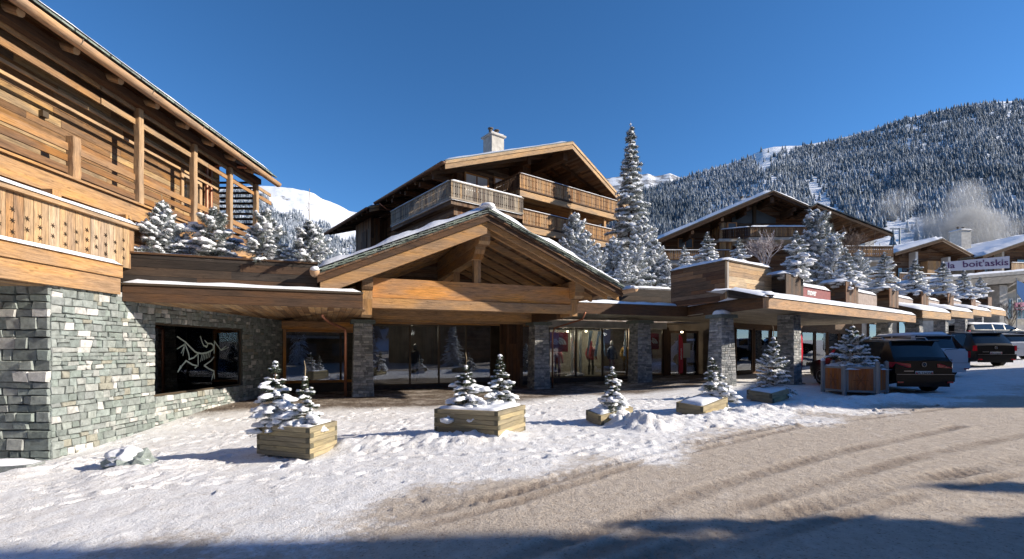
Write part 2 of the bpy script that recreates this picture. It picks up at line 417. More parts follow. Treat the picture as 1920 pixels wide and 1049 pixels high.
Z = Z+near*sand*(.012*lump+.012*lump2)
Z = Z+near*(1-pave)*.012*fbm(XX*16, YY*16, 3)
rp = np.random.RandomState(11)
def dent(x, y, a, lx, ly, dz, pw=2):
    i0, i1 = np.searchsorted(xs, (x-.5, x+.5)); j0, j1 = np.searchsorted(ys, (y-.5, y+.5))
    if i1-i0 < 3 or j1-j0 < 3: return
    dx = XX[j0:j1, i0:i1]-x; dy = YY[j0:j1, i0:i1]-y; u = (dx*math.cos(a)+dy*math.sin(a))/lx; v = (-dx*math.sin(a)+dy*math.cos(a))/ly
    r = np.sqrt(u*u+v*v); Z[j0:j1, i0:i1] += dz*np.exp(-r**4)-.35*dz*np.exp(-((r-1.35)/.3)**2)
nf = 0
while nf < 75:      # trails of footprints
    x, y = rp.uniform(-10, 9), rp.uniform(4.2, 14); a = rp.choice([rp.normal(.35, .35), rp.uniform(0, 3.1)]); L_ = rp.randint(4, 16); nf += 1
    for k in range(L_):
        px_, py_ = x+math.cos(a)*.34*k+rp.normal(0, .03), y+math.sin(a)*.34*k+rp.normal(0, .03)+(.07 if k % 2 else -.07)
        i, j = min(len(xs)-1, np.searchsorted(xs, px_)), min(len(ys)-1, np.searchsorted(ys, py_))
        if lawn[j, i] > .3 and pave[j, i] < .5: dent(px_, py_, a+rp.normal(0, .15), .15, .065, -rp.uniform(.02, .05)*(.4+.6*lawn[j, i]))
for k in range(9000):      # clods kicked up along the banks and the road edge
    x, y = rp.uniform(-10, 12), rp.uniform(3.3, 15); i, j = min(len(xs)-1, np.searchsorted(xs, x)), min(len(ys)-1, np.searchsorted(ys, y))
    w_ = max(math.exp(-((sd[j, i]+.5)/1.0)**2)*.8, lawn[j, i]*.45)*(1-pave[j, i])
    if rp.rand() < w_: s_ = rp.uniform(.028, .055)*(1 if rp.rand() < .93 else 1.5)*(.75+.25*(y > 6)); dent(x, y, rp.uniform(0, 3), s_, s_*rp.uniform(.5, 1), s_*rp.uniform(.25, .55))
trk = np.zeros(XX.shape)
for pts, w, dp in ((((700, 985), (960, 925), (1210, 850), (1500, 790), (1790, 757)), .17, .028), (((700, 1010), (960, 945), (1210, 866), (1500, 801), (1790, 765)), .12, .02),
                   (((960, 1049), (1180, 975), (1330, 915), (1560, 850), (1800, 800)), .16, .024), (((1080, 1049), (1280, 985), (1480, 925), (1700, 862), (1920, 815)), .16, .016),
                   (((1180, 1060), (1400, 985), (1640, 920), (1920, 862)), .2, .03), (((1300, 1060), (1470, 1000), (1700, 935), (1920, 885)), .12, .02)):
    d_, _, arc = polyd(PX(*pts), XX, YY)
    w = w*.75; k = np.exp(-(d_/w)**4)*near; rim = np.exp(-((d_-w*1.5)/(w*.4))**2)*near
    brk = np.clip(.7+1.6*fbm(XX*1.1+3, YY*1.1, 3), 0, 1)
    Z = Z-k*brk*dp*.95*(.65+.6*np.sin(arc*2*math.pi/.19+np.sign(d_-w*.4)*1.5))+rim*dp*.45*brk
    trk = np.maximum(trk, k*brk)
ny, nx = XX.shape
idx = np.arange(nx*ny).reshape(ny, nx)
quads = np.stack([idx[:-1, :-1], idx[:-1, 1:], idx[1:, 1:], idx[1:, :-1]], -1).reshape(-1, 4)
co = np.stack([XX, YY, Z], -1).reshape(-1, 3).astype(np.float32)
fx = XX[:-1, :-1].reshape(-1); fy = YY[:-1, :-1].reshape(-1)
isroad = (sd[:-1, :-1] > .2).reshape(-1); ispave = ((pave[:-1, :-1] > .55) & (YY[:-1, :-1] < 34) & (XX[:-1, :-1] > -9.2) & (XX[:-1, :-1] < 40)).reshape(-1) & ~isroad

def groundmat():
    m, nt, b = newmat('snow_and_grit'); L = nt.links.new
    tc = N(nt, 'ShaderNodeTexCoord'); P = tc.outputs['Object']
    a1 = N(nt, 'ShaderNodeAttribute', attribute_name='gm'); sp = N(nt, 'ShaderNodeSeparateColor'); L(a1.outputs['Color'], sp.inputs[0])
    sa, pa, tr = sp.outputs
    def nz(s, d=6, r=.6, dist=0):
        g = N(nt, 'ShaderNodeTexNoise'); g.inputs['Scale'].default_value = s; g.inputs['Detail'].default_value = d; g.inputs['Roughness'].default_value = r; g.inputs['Distortion'].default_value = dist
        L(P, g.inputs['Vector']); return g.outputs[0]
    n1, n2, n3, n4 = nz(1.3), nz(9, 8, .7), nz(38, 5, .7), nz(3.2, 6, .65, .6)
    snow = mix(nt, ramp(nt, n4, [(.42, 0.0), (.75, .6)]), (.86, .86, .87), (.66, .61, .56))
    vs = N(nt, 'ShaderNodeTexVoronoi'); vs.inputs['Scale'].default_value = 13; L(P, vs.inputs['Vector']); clod = ramp(nt, mathn(nt, 'ADD', vs.outputs[0], mathn(nt, 'MULTIPLY', n2, .45)), [(.30, 1.0), (.42, 0.0)])
    snow = mix(nt, ramp(nt, n3, [(.34, .75), (.42, 0.0)]), snow, (.30, .24, .19))
    snow = mix(nt, mathn(nt, 'MULTIPLY', clod, ramp(nt, n4, [(.42, 0.0), (.60, .8)])), snow, (.36, .29, .23))
    sand = mix(nt, ramp(nt, n2, [(.3, 0.0), (.7, 1.0)]), (.42, .35, .285), (.59, .52, .445))
    sand = mix(nt, ramp(nt, n3, [(.32, .8), (.44, 0.0)]), sand, (.14, .10, .075))
    sand = mix(nt, mathn(nt, 'MULTIPLY', clod, .6), sand, (.20, .15, .11))
    sand = mix(nt, ramp(nt, n4, [(.55, 0.0), (.75, .6)]), sand, (.62, .57, .52))
    sand = mix(nt, mathn(nt, 'MULTIPLY', tr, .62), sand, (.17, .12, .085))
    # cobbles with trodden snow in the joints
    vo = N(nt, 'ShaderNodeTexVoronoi', feature='DISTANCE_TO_EDGE'); vo.inputs['Scale'].default_value = 8.5; L(P, vo.inputs['Vector'])
    vc = N(nt, 'ShaderNodeTexVoronoi'); vc.inputs['Scale'].default_value = 8.5; L(P, vc.inputs['Vector'])
    cob = mix(nt, vc.outputs['Color'], (.13, .10, .08), (.25, .20, .16), 'MIX')
    cob = mix(nt, ramp(nt, vo.outputs[0], [(.03, 1.0), (.10, 0.0)]), cob, (.07, .055, .045))
    cob = mix(nt, ramp(nt, mathn(nt, 'ADD', n1, mathn(nt, 'MULTIPLY', n2, .6)), [(.78, 0.0), (.98, .7)]), cob, (.55, .50, .45))
    e1 = mathn(nt, 'ADD', sa, mathn(nt, 'MULTIPLY', mathn(nt, 'SUBTRACT', n2, .5), 1.3))
    c = mix(nt, ramp(nt, e1, [(.32, 0.0), (.72, 1.0)]), snow, sand)
    e2 = mathn(nt, 'ADD', pa, mathn(nt, 'MULTIPLY', mathn(nt, 'SUBTRACT', n3, .5), 1.5))
    c = mix(nt, ramp(nt, e2, [(.30, 0.0), (.70, 1.0)]), c, cob)
    L(c, b.inputs['Base Color']); b.inputs['Roughness'].default_value = .8; b.inputs['Specular IOR Level'].default_value = .2
    hh = mathn(nt, 'ADD', mathn(nt, 'MULTIPLY', n2, .8), mathn(nt, 'MULTIPLY', n3, .45))
    hh = mathn(nt, 'ADD', hh, mathn(nt, 'MULTIPLY', ramp(nt, vo.outputs[0], [(.0, 0.0), (.12, 1.0)]), mathn(nt, 'MULTIPLY', pa, .35)))
    bump(nt, b, hh, .8, .05); return m
gm = groundmat()
cm = np.stack([sand, pave, trk, np.ones_like(sand)], -1).reshape(-1, 4).astype(np.float32)
for nm, sel in (('road', isroad), ('pavement', ispave), ('ground', ~isroad & ~ispave)):
    q = quads[sel]; used, inv = np.unique(q, return_inverse=True); q = inv.reshape(-1, 4)
    me = bpy.data.meshes.new(nm); me.vertices.add(len(used)); me.vertices.foreach_set('co', co[used].reshape(-1))
    me.loops.add(q.size); me.loops.foreach_set('vertex_index', q.reshape(-1).astype(np.int32))
    me.polygons.add(len(q)); me.polygons.foreach_set('loop_start', np.arange(0, q.size, 4, dtype=np.int32))
    me.update(calc_edges=True); me.polygons.foreach_set('use_smooth', np.ones(len(q), bool))
    ca = me.color_attributes.new('gm', 'FLOAT_COLOR', 'POINT'); ca.data.foreach_set('color', cm[used].reshape(-1))
    me.materials.append(gm); tag(link(nm, me), kind='structure')

# ------------------------------------------------------------ mountains
def lerp_pts(pts, x): return np.interp(x, [p[0] for p in pts], [p[1] for p in pts])
def mountain(name, ridge, foot, d0, d1, p, mat, pxr, noise_a, seed, npx=420, nr=120, back=True):
    px = np.linspace(pxr[0], pxr[1], npx); rho = np.concatenate([np.linspace(0, 1, nr), [1.04, 1.12, 1.3]])
    PXg, RH = np.meshgrid(px, rho)
    vr = HY-lerp_pts(ridge, PXg); vf = HY-lerp_pts(foot, PXg)
    r = np.minimum(RH, 1); D = d0+(d1-d0)*RH
    v = vf+(vr-vf)*r**p
    nz_ = fbm(PXg*.012+seed, RH*7+seed, 5)*np.sin(np.pi*np.clip(r, 0, 1))**.7+.06*fbm(PXg*.05+seed, RH*2, 3)
    v = v+noise_a*nz_
    v = np.where(RH > 1, v-(RH-1)*vr*.9, v)
    X = (PXg-CX)/F*D; Zm = EZ+v/F*D
    co = np.stack([X, D, Zm], -1).reshape(-1, 3).astype(np.float32)
    n1, n0 = PXg.shape; ii = np.arange(n0*n1).reshape(n1, n0)
    q = np.stack([ii[:-1, :-1], ii[:-1, 1:], ii[1:, 1:], ii[1:, :-1]], -1).reshape(-1, 4)
    me = bpy.data.meshes.new(name); me.vertices.add(len(co)); me.vertices.foreach_set('co', co.reshape(-1))
    me.loops.add(q.size); me.loops.foreach_set('vertex_index', q.reshape(-1).astype(np.int32))
    me.polygons.add(len(q)); me.polygons.foreach_set('loop_start', np.arange(0, q.size, 4, dtype=np.int32))
    me.update(calc_edges=True); me.polygons.foreach_set('use_smooth', np.ones(len(q), bool)); me.materials.append(mat)
    tag(link(name, me), kind='structure')
    def surf(pxa, rh):
        fi = (pxa-pxr[0])/(pxr[1]-pxr[0])*(npx-1); fj = rh*(nr-1)
        i = np.clip(fi.astype(int), 0, npx-2); j = np.clip(fj.astype(int), 0, nr-2); a = fi-i; b = fj-j
        g = lambda A: (A[j, i]*(1-a)+A[j, i+1]*a)*(1-b)+(A[j+1, i]*(1-a)+A[j+1, i+1]*a)*b
        return g(X), g(D), g(Zm), g(v)
    return surf
def mtnmat(name, sc, th=.37):
    m, nt, b = newmat(name); L = nt.links.new
    tc = N(nt, 'ShaderNodeTexCoord'); g = N(nt, 'ShaderNodeTexNoise'); g.inputs['Scale'].default_value = sc; g.inputs['Detail'].default_value = 9; g.inputs['Roughness'].default_value = .7
    L(tc.outputs['Object'], g.inputs['Vector'])
    c = ramp(nt, g.outputs[0], [(th-.07, (.22, .22, .23)), (th, (.74, .76, .80)), (.7, (.84, .85, .88))])
    L(c, b.inputs['Base Color']); b.inputs['Roughness'].default_value = .8; bump(nt, b, g.outputs[0], .6, 8.0); return m
mm = mtnmat('mountain_snow', .03)
RR_ = [(700, 470), (1100, 402), (1180, 364), (1220, 352), (1260, 340), (1300, 327), (1340, 315), (1400, 296), (1430, 281), (1450, 276), (1500, 273), (1560, 264), (1640, 242), (1700, 222), (1760, 209), (1840, 194), (1920, 188), (2100, 175), (2600, 220), (3600, 380)]
FR_ = [(700, 640), (1100, 640), (1600, 640), (1920, 640), (3600, 650)]
sR = mountain('mountain', RR_, FR_, 300, 1500, .50, mm, (700, 3000), 34, 3.3)
LR_ = [(-1500, 420), (0, 380), (400, 352), (480, 349), (520, 350), (548, 353), (572, 358), (590, 363), (602, 372), (630, 383), (655, 396), (700, 403), (800, 430), (1100, 490)]
sL = mountain('mountain', LR_, [(-1500, 640), (1100, 640)], 450, 2600, .7, mtnmat('summit_snow', .014, .40), (-1500, 1100), 44, 9.1, 520)
mountain('mountain', [(1000, 360), (1130, 336), (1170, 330), (1190, 322), (1203, 328), (1215, 326), (1228, 331), (1240, 329), (1256, 325), (1275, 333), (1400, 360)], [(1000, 430), (1400, 430)], 2400, 3600, .8, mtnmat('far_rock', .012, .52), (1000, 1400), 14, 5.5, 160, 60)

def forestmat():
    m, nt, b = newmat('frosted_conifers'); L = nt.links.new
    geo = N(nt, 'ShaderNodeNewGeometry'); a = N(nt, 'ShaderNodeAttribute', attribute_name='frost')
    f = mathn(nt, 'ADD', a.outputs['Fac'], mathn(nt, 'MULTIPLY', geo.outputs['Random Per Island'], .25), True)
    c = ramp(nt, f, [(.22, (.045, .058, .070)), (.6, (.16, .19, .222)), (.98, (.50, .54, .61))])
    L(c, b.inputs['Base Color']); b.inputs['Roughness'].default_value = .9; b.inputs['Specular IOR Level'].default_value = .1; return m
fm = forestmat()
def inpoly(x, y, P):
    c = np.zeros(x.shape, bool)
    for (x0, y0), (x1, y1) in zip(P, P[1:]+P[:1]):
        k = ((y0 > y) != (y1 > y)); xc = (x1-x0)*(y-y0)/((y1-y0) if y1 != y0 else 1e-9)+x0; c ^= k & (x < xc)
    return c
def forest(surf, n, pxr, hts, clear, keep, seed, label, frostb=0):
    r = np.random.RandomState(seed); px = r.uniform(*pxr, n); rh = r.uniform(0, 1, n)**.8
    X, D, Zm, v = surf(px, rh); y = HY-v
    ok = np.ones(n, bool)
    for P in clear: ok &= ~(inpoly(px+r.normal(0, 5, n), y+r.normal(0, 3, n), P) & (r.rand(n) < .97))
    ok &= keep(px, y, rh); ok &= (fbm(X*.03, D*.03, 3) > -.13) | (r.rand(n) < .35)
    X, D, Zm, px = X[ok], D[ok], Zm[ok], px[ok]; n = len(X); H = hts[0]+(hts[1]-hts[0])*r.beta(1.6, 1.6, n)*r.uniform(.7, 1.15, n); W = H*r.uniform(.15, .27, n)
    K = 6; tv = []; tf = []; fr = []
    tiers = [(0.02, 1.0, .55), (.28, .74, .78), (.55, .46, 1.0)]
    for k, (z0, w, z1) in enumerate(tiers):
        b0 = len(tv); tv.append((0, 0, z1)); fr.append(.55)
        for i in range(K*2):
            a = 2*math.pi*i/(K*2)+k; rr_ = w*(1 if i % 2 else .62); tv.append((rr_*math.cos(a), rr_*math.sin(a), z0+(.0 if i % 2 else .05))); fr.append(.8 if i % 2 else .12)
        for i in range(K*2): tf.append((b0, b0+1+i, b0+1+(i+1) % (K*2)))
    tv = np.array(tv); tf = np.array(tf); fr = np.array(fr)
    ang = r.uniform(0, 6.28, n); ca, sa = np.cos(ang)[:, None], np.sin(ang)[:, None]
    jit = r.uniform(.75, 1.25, (n, len(tv)))
    vx = (tv[:, 0]*ca-tv[:, 1]*sa)*W[:, None]*jit+X[:, None]; vy = (tv[:, 0]*sa+tv[:, 1]*ca)*W[:, None]*jit+D[:, None]
    vz = tv[:, 2]*H[:, None]+Zm[:, None]-.5+(jit-1)*H[:, None]*.05
    co = np.stack([vx, vy, vz], -1).reshape(-1, 3).astype(np.float32)
    q = (tf[None]+(np.arange(n)*len(tv))[:, None, None]).reshape(-1, 3)
    me = bpy.data.meshes.new('forest'); me.vertices.add(len(co)); me.vertices.foreach_set('co', co.reshape(-1))
    me.loops.add(q.size); me.loops.foreach_set('vertex_index', q.reshape(-1).astype(np.int32))
    me.polygons.add(len(q)); me.polygons.foreach_set('loop_start', np.arange(0, q.size, 3, dtype=np.int32)); me.update(calc_edges=True)
    at_ = me.attributes.new('frost', 'FLOAT', 'POINT')
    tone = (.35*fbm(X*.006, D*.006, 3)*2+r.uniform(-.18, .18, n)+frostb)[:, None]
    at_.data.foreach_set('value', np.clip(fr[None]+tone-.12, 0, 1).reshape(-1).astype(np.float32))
    me.materials.append(fm); tag(link('forest', me), label, 'forest', kind='stuff')
clearR = [[(1405, 292), (1440, 268), (1565, 255), (1560, 270), (1500, 280), (1455, 292), (1450, 318), (1425, 330)],
          [(1505, 330), (1530, 340), (1580, 395), (1600, 440), (1530, 420)], [(1590, 470), (1640, 445), (1660, 415), (1725, 405), (1745, 430), (1720, 500), (1560, 520)],
          [(1700, 235), (1725, 230), (1730, 245), (1705, 250)]]
forest(sR, 36000, (1090, 2150), (8, 21), clearR, lambda px, y, rh: (rh < .985) & (y < 560), 5, 'frosted conifer forest covering the slope behind the right hand chalets', .14)
forest(sL, 15000, (380, 760), (14, 24), [], lambda px, y, rh: (y > np.interp(px, [470, 520, 560, 600, 630, 665, 760], [355, 395, 405, 418, 440, 452, 470])+8*np.sin(px*.11)), 6, 'pale frosted conifer forest below the bare white summit', .26)
# ------------------------------------------------------------ builders shared by the buildings
Zu = V((0, 0, 1))
def rubble(mb, fn, W, H, hole=None, smin=(.12, .07), smax=(.36, .165), dep=(.004, .030), jit=.020, sub=True):
    """dry stone courses over the W x H rectangle; fn(u, v, out) gives the point"""
    rects = []
    def split(x, y, w, h):
        if (w > smax[0] or h > smax[1] or (rnd.random() < .35 and w > smin[0]*1.9)):
            if h > smax[1] or (h > smin[1]*2 and h*1.7 > w and rnd.random() < .75):
                if h < smin[1]*1.7: rects.append((x, y, w, h)); return
                k = rnd.uniform(.35, .65); split(x, y, w, h*k); split(x, y+h*k, w, h*(1-k)); return
            if w > smin[0]*1.6:
                k = rnd.uniform(.3, .7); split(x, y, w*k, h); split(x+w*k, y, w*(1-k), h); return
        rects.append((x, y, w, h))
    if hole:
        hx, hy, hw, hh = hole
        for q in ((0, 0, hx, H), (hx+hw, 0, W-hx-hw, H), (hx, 0, hw, hy), (hx, hy+hh, hw, H-hy-hh)):
            if q[2] > .02 and q[3] > .02: split(*q)
    else: split(0, 0, W, H)
    for x, y, w, h in rects:
        g = .0025; j = lambda: rnd.uniform(-jit, jit); d = rnd.uniform(*dep); b = len(mb.v)
        bev = min(.014, w*.12, h*.14)
        cs = [(x+g, y+g), (x+w-g, y+g), (x+w-g, y+h-g), (x+g, y+h-g)]
        cs = [(max(0, min(W, a+j())) if 0 < a < W else a, c+j()*.7) for a, c in cs]
        for a, c in cs: mb.v.append(tuple(fn(a, c, -.03)))
        sg = [(1, 1), (-1, 1), (-1, -1), (1, -1)]
        for (a, c), (s1, s2) in zip(cs, sg): mb.v.append(tuple(fn(a+s1*bev*.25, c+s2*bev*.25, d*.45)))
        for (a, c), (s1, s2) in zip(cs, sg): mb.v.append(tuple(fn(a+s1*bev*(.8+rnd.random()*.6), c+s2*bev*(.8+rnd.random()*.6), d*(.8+rnd.random()*.4))))
        for l in (0, 4):
            for i in range(4):
                k = (i+1) % 4; mb.f.append((b+l+i, b+l+k, b+l+4+k, b+l+4+i)); mb.uv.append([(0, 0)]*4)
        mb.f.append((b+8, b+9, b+10, b+11)); mb.uv.append([(0, 0)]*4)
def text_mesh(txt, size, depth=.01, bold=0, align='CENTER', xs=1.0):
    c = bpy.data.curves.new('lettering', 'FONT'); c.body = txt; c.size = size; c.extrude = depth; c.offset = bold; c.align_x = align
    c.resolution_u = 3
    o = bpy.data.objects.new('lettering', c); col.objects.link(o)
    dg = bpy.context.evaluated_depsgraph_get(); me = bpy.data.meshes.new_from_object(o.evaluated_get(dg))
    bpy.data.objects.remove(o); bpy.data.curves.remove(c)
    if xs != 1: me.transform(Matrix.Diagonal((xs, 1, 1, 1)))
    return me
def frame_mat(o, ux, uy):
    ux = V(ux).normalized(); uz = ux.cross(V(uy)).normalized(); uy = uz.cross(ux)
    m = Matrix((ux, uy, uz)).transposed().to_4x4(); m.translation = V(o); return m
def text_on(txt, size, o, ux, mat, parent, depth=.01, bold=0, xs=1.0, name='lettering', align='CENTER'):
    me = text_mesh(txt, size, depth, bold, align, xs); me.transform(frame_mat(o, ux, Zu)); me.materials.clear(); me.materials.append(mat)
    return link(name, me, parent)

# ------------------------------------------------------------ left chalet, in planes X = const
XW = -8.7
def L(px, X=XW): return X*F/(px-CX)          # depth at which the plane X=const is seen at px
LC = empty('chalet', (XW, 9.12, -.5), 'timber chalet over a green-grey stone base with a slatted upper balcony, at the left edge', 'chalet')
yc, ye = 9.12, 18.3
hole = (L(290)-yc, .43+1.0, L(456)-L(290), 1.82)
w = MB(); rubble(w, lambda u, v, o: V((XW+o, yc+u, -1.0+v)), ye-yc, 3.86, hole)
w.build('stone_wall', M['stonew'], LC)
w = MB(); rubble(w, lambda u, v, o: V((XW-5+u, yc-o, -1.0+v)), 5.0, 3.86, None, (.22, .10), (.5, .24), (.01, .07))
w.build('stone_wall', M['stonew'], LC)
w = MB()
hy0, hy1 = L(290), L(456)
for y0, y1, z0, z1 in ((yc+.02, hy0, -1, 2.85), (hy1, ye, -1, 2.85), (hy0, hy1, -1, .43), (hy0, hy1, 2.25, 2.85)):
    w.box((XW-.32, y0, z0), (.30, 0, 0), (0, y1-y0, 0), (0, 0, z1-z0))
w.box((XW-5, yc+.02, -1), (4.67, 0, 0), (0, .3, 0), (0, 0, 3.85))
w.build('wall_core', M['mortar'], LC)
# timber band, parapet with stars
w = MB(); x1 = XW+.10; y1 = L(226, x1)
for z0, z1, dx in ((2.80, 3.16, 0), (3.165, 3.44, .05)):
    w.box((x1-.14, 4.5, z0), (.14+dx, 0, 0), (0, y1-4.5, 0), (0, 0, z1-z0))
w.box((x1-6, 4.5, 2.78), (5.85, 0, 0), (0, y1-4.5, 0), (0, 0, .05))
w.box((XW-.3, y1-.16, 2.805), (.25, 0, 0), (0, .15, 0), (0, 0, .33))
w.build('timber_band', M['honey'], LC)
w = MB(); xp = XW-.08; yp = L(252, xp); y = 5.2; st = MB(); k = 0
starm = plain('star_opening', (.03, .018, .01), .9)  # dark colour put in for the shade inside cut-outs; no holes are cut
while y < yp-.05:
    bw = rnd.uniform(.13, .24); bw = min(bw, yp-y)
    w.box((xp-.03+rnd.uniform(-.004, .004), y, 3.45), (.03, 0, 0), (0, bw-.008, 0), (0, 0, .92)); y += bw
y = 6.1
while y < yp-.2:
    for j in range(3 if k % 2 == 0 else 2):
        zc = 3.66+(.20*j if k % 2 == 0 else .10+.20*j)
        for a in range(3):
            t = math.pi*a/3+.3; dv = V((0, math.cos(t), math.sin(t)))*.055; nv = V((0, -math.sin(t), math.cos(t)))*.012
            st.prism([V((xp+.006+.0006*a, y, zc))-dv, V((xp+.006+.0006*a, y, zc))+nv, V((xp+.006+.0006*a, y, zc))+dv, V((xp+.006+.0006*a, y, zc))-nv], (-.008, 0, 0))
    y += rnd.uniform(.22, .27); k += 1
w.build('parapet', M['parapet'], LC); st.build('dark_stars', starm, LC)
w = MB(); w.box((xp-.12, 4.6, 4.372), (.22, 0, 0), (0, yp-4.55, 0), (0, 0, .09)); w.build('parapet_coping', M['pale'], LC)
w = MB(); w.snow((xp-.14, 4.6, 4.465), (0, yp-4.5, 0), (.27, 0, 0), .085, lump=.2); w.snow((x1-.05, 4.6, 3.445), (0, y1-4.62, 0), (.15, 0, 0), .07, lump=.2)
w.build('ledge_snow', M['snow'], LC, smooth=True)
w = MB(); w.box((xp-3.4, 4.5, 3.9), (3.3, 0, 0), (0, 15.5, 0), (0, 0, .1)); w.build('terrace_floor', M['brownp'], LC)
# upper storey
XB, XU = -9.8, -10.55
ZB = 5.1
w = MB(); w.box((XU, 3.5, ZB), (XB-XU-.02, 0, 0), (0, 15.35, 0), (0, 0, .06)); w.build('balcony_floor', M['brownp'], LC)
w = MB()
w.box((XB-.1, 3.5, ZB-.18), (.16, 0, 0), (0, 15.4, 0), (0, 0, .42)); w.box((XB-.16, 3.5, ZB+.245), (.3, 0, 0), (0, 15.4, 0), (0, 0, .05))
w.build('balcony_beam', M['honey'], LC)
w = MB(); w.snow((XB-.14, 3.5, ZB+.296), (0, 15.3, 0), (.26, 0, 0), .03, lump=.3); w.build('ledge_snow', M['snow'], LC, smooth=True)
for y in (4.6, 6.4, 8.2, 10, 11.9, 13.7, 15.5, 17.3):
    w = MB(); w.box((XU, y, ZB-.36), (XB-XU+.3, 0, 0), (0, .2, 0), (0, 0, .175)); w.build('joist', M['honey'], LC)
posts = [(L(142, XB), .95), (L(264, XB), 2.75), (L(366, XB), 2.75), (L(433, XB), 2.75), (L(482, XB), 2.75)]
for y, h in posts+[(5.4, 2.75)]:
    w = MB(); a = .165 if h > 1 else .2
    for k in range(8):
        z0 = ZB+.30+(h)*k/8; j1, j2 = rnd.uniform(-.012, .012), rnd.uniform(-.012, .012)
    n = 8; pts = []
    base = V((XB-.05, y, ZB+.3))
    prof = [(a*.5*(1+.035*math.sin(k*2.3+y)), h*k/8) for k in range(9)]
    b = len(w.v)
    for k, (r, z) in enumerate(prof):
        ox, oy = .005*math.sin(k*1.7+y), .005*math.cos(k*1.3+y)
        for sx, sy in ((-1, -.8), (-.8, -1), (.8, -1), (1, -.8), (1, .8), (.8, 1), (-.8, 1), (-1, .8)): w.v.append((base.x+sx*r+ox, base.y+sy*r+oy, base.z+z))
    for k in range(8):
        for i in range(8):
            j = (i+1) % 8; w.f.append((b+k*8+i, b+k*8+j, b+k*8+8+j, b+k*8+8+i)); w.uv.append([(k*h/8, i*.07), (k*h/8, i*.07+.07), (k*h/8+h/8, i*.07+.07), (k*h/8+h/8, i*.07)])
    w.f.append(tuple(b+64+i for i in range(8))); w.uv.append([(0, 0)]*8)
    w.build('post', M['pale'] if h > 1 else M['honey'], LC)
w = MB()
for z, hh in ((7.84, .13), (7.50, .15)):
    y = 3.4
    while y < posts[4][0]: w.box((XB-.13+rnd.uniform(-.01, .01), y, z), (.045, 0, 0), (0, 4.1, 0), (0, 0, hh)); y += 4.12
    
for z, hh in ((5.52, .15), (5.78, .15), (6.03, .16)):
    w.box((XB-.13, 3.4, z), (.045, 0, 0), (0, posts[4][0]-3.4, 0), (0, 0, hh))
w.build('balcony_rail', M['honey'], LC)
for z in (7.12, 7.36):
    w = MB(); w.box((XU+.30, 3.4, z), (.04, 0, 0), (0, 13.5, 0), (0, 0, .07)); w.build('shutter_rail', M['pale'], LC)
# diagonal screen at far end: horizontal louvres
w = MB(); ys_ = 17.45
for k in range(13): w.box((-11.45, posts[4][0], ZB+.45+k*.20), (1.55, 0, 0), (0, .05, .02), (0, -.01, .085))
w.build('louvre_screen', M['brown'], LC)
w = MB(); z = ZB-1.2
while z < 8.6:
    hh = rnd.uniform(.13, .21); y = 3.0-rnd.random()*3
    while y < ys_:
        ln = rnd.uniform(1.6, 3.6); y2 = min(ys_, y+ln)
        w.box((XU-.04+rnd.uniform(-.006, .006), y, z), (.04, 0, 0), (0, y2-y-.006, 0), (0, 0, hh-.012)); y += ln
    z += hh
w.box((XU-4, ys_-.05, 2.5), (3.95, 0, 0), (0, .05, 0), (0, 0, 6)); 
w.build('board_wall', M['honeyp2'] if 'honeyp2' in M else wood('reclaimed_boards', [(.20, .105, .045), (.38, .23, .10), (.27, .15, .07), (.44, .29, .14), (.17, .11, .07), (.31, .22, .13), (.33, .165, .065), (.24, .13, .055), (.40, .25, .12)], lo=.4, grain=.75), LC)
wy0 = L(341, XU)
wf = MB(); wf.box((XU+.0, wy0-.1, 6.05), (.06, 0, 0), (0, .12, 0), (0, 0, 1.2)); wf.box((XU, wy0+.8, 6.05), (.06, 0, 0), (0, .12, 0), (0, 0, 1.2)); wf.box((XU, wy0+.02, 7.13), (.06, 0, 0), (0, .78, 0), (0, 0, .12)); wf.box((XU, wy0+.02, 6.05), (.06, 0, 0), (0, .78, 0), (0, 0, .1))
wo = wf.build('window', M['pale'], LC)
wf = MB(); wf.box((XU-.01, wy0+.02, 6.15), (.03, 0, 0), (0, .78, 0), (0, 0, .98)); wf.build('pane', M['winglass'], wo)
w = MB(); ly = L(78, XU); w.box((XU, ly-.07, 6.55+.25), (.1, 0, 0), (0, .14, 0), (0, 0, .13)); w.build('wall_lamp', M['frame'], LC)
w = MB()
for dx in (0, .14): w.cyl((XU+.12, ys_-.7-dx*1.6, 4.2), (XU+.12, ys_-.7-dx*1.6, 7.9), .05, .05, 8)
w.tube([(XU+.12, ys_-.7, 7.9), (XU+.4, ys_-.6, 8.0), (XB+.45, ys_-.4, 8.0)], .05, 8); w.build('downpipe', M['copper'], LC)
# roof with log rafters, eave boards, gutter
XG = -9.22; ZG = 8.02; ye2 = L(520, XG)
w = MB(); sl_ = .36
w.box((XG+.02, 2.0, ZG+.10), (-3.6, 0, 3.6*sl_), (0, ye2-2.25, 0), (0, 0, .07)); w.build('roof_boards', M['brownp'], LC)
w = MB(); y = 3.0
for i in range(14):
    y = 3.3+i*1.18
    if y > ye2-.4: break
    w = MB(); w.cyl((XG-.12, y, ZG-.02), (XG-3.2, y, ZG-.02+3.08*sl_), .085, .1, 9); w.build('rafter', M['pale'], LC)
w = MB(); w.box((XG-.62, 3.3, ZG-.1), (.2, 0, 0), (0, ye2-3.7, 0), (0, 0, .2)); w.build('eave_purlin', M['brown'], LC)
w = MB()
y = 2.0
while y < ye2-.3:
    for k in range(3): w.box((XG+.10-.16*k, y+rnd.uniform(-.02, .02), ZG+.22+.075*k), (-.5, 0, .17), (0, .29, 0), (0, 0, .045))
    y += .3
w.build('roof_slates', M['slate'], LC)
w = MB(); w.box((XG-.1, 2.0, ZG+.02), (.08, 0, 0), (0, ye2-2.3, 0), (0, 0, .16)); w.build('eave_board', M['brown'], LC)
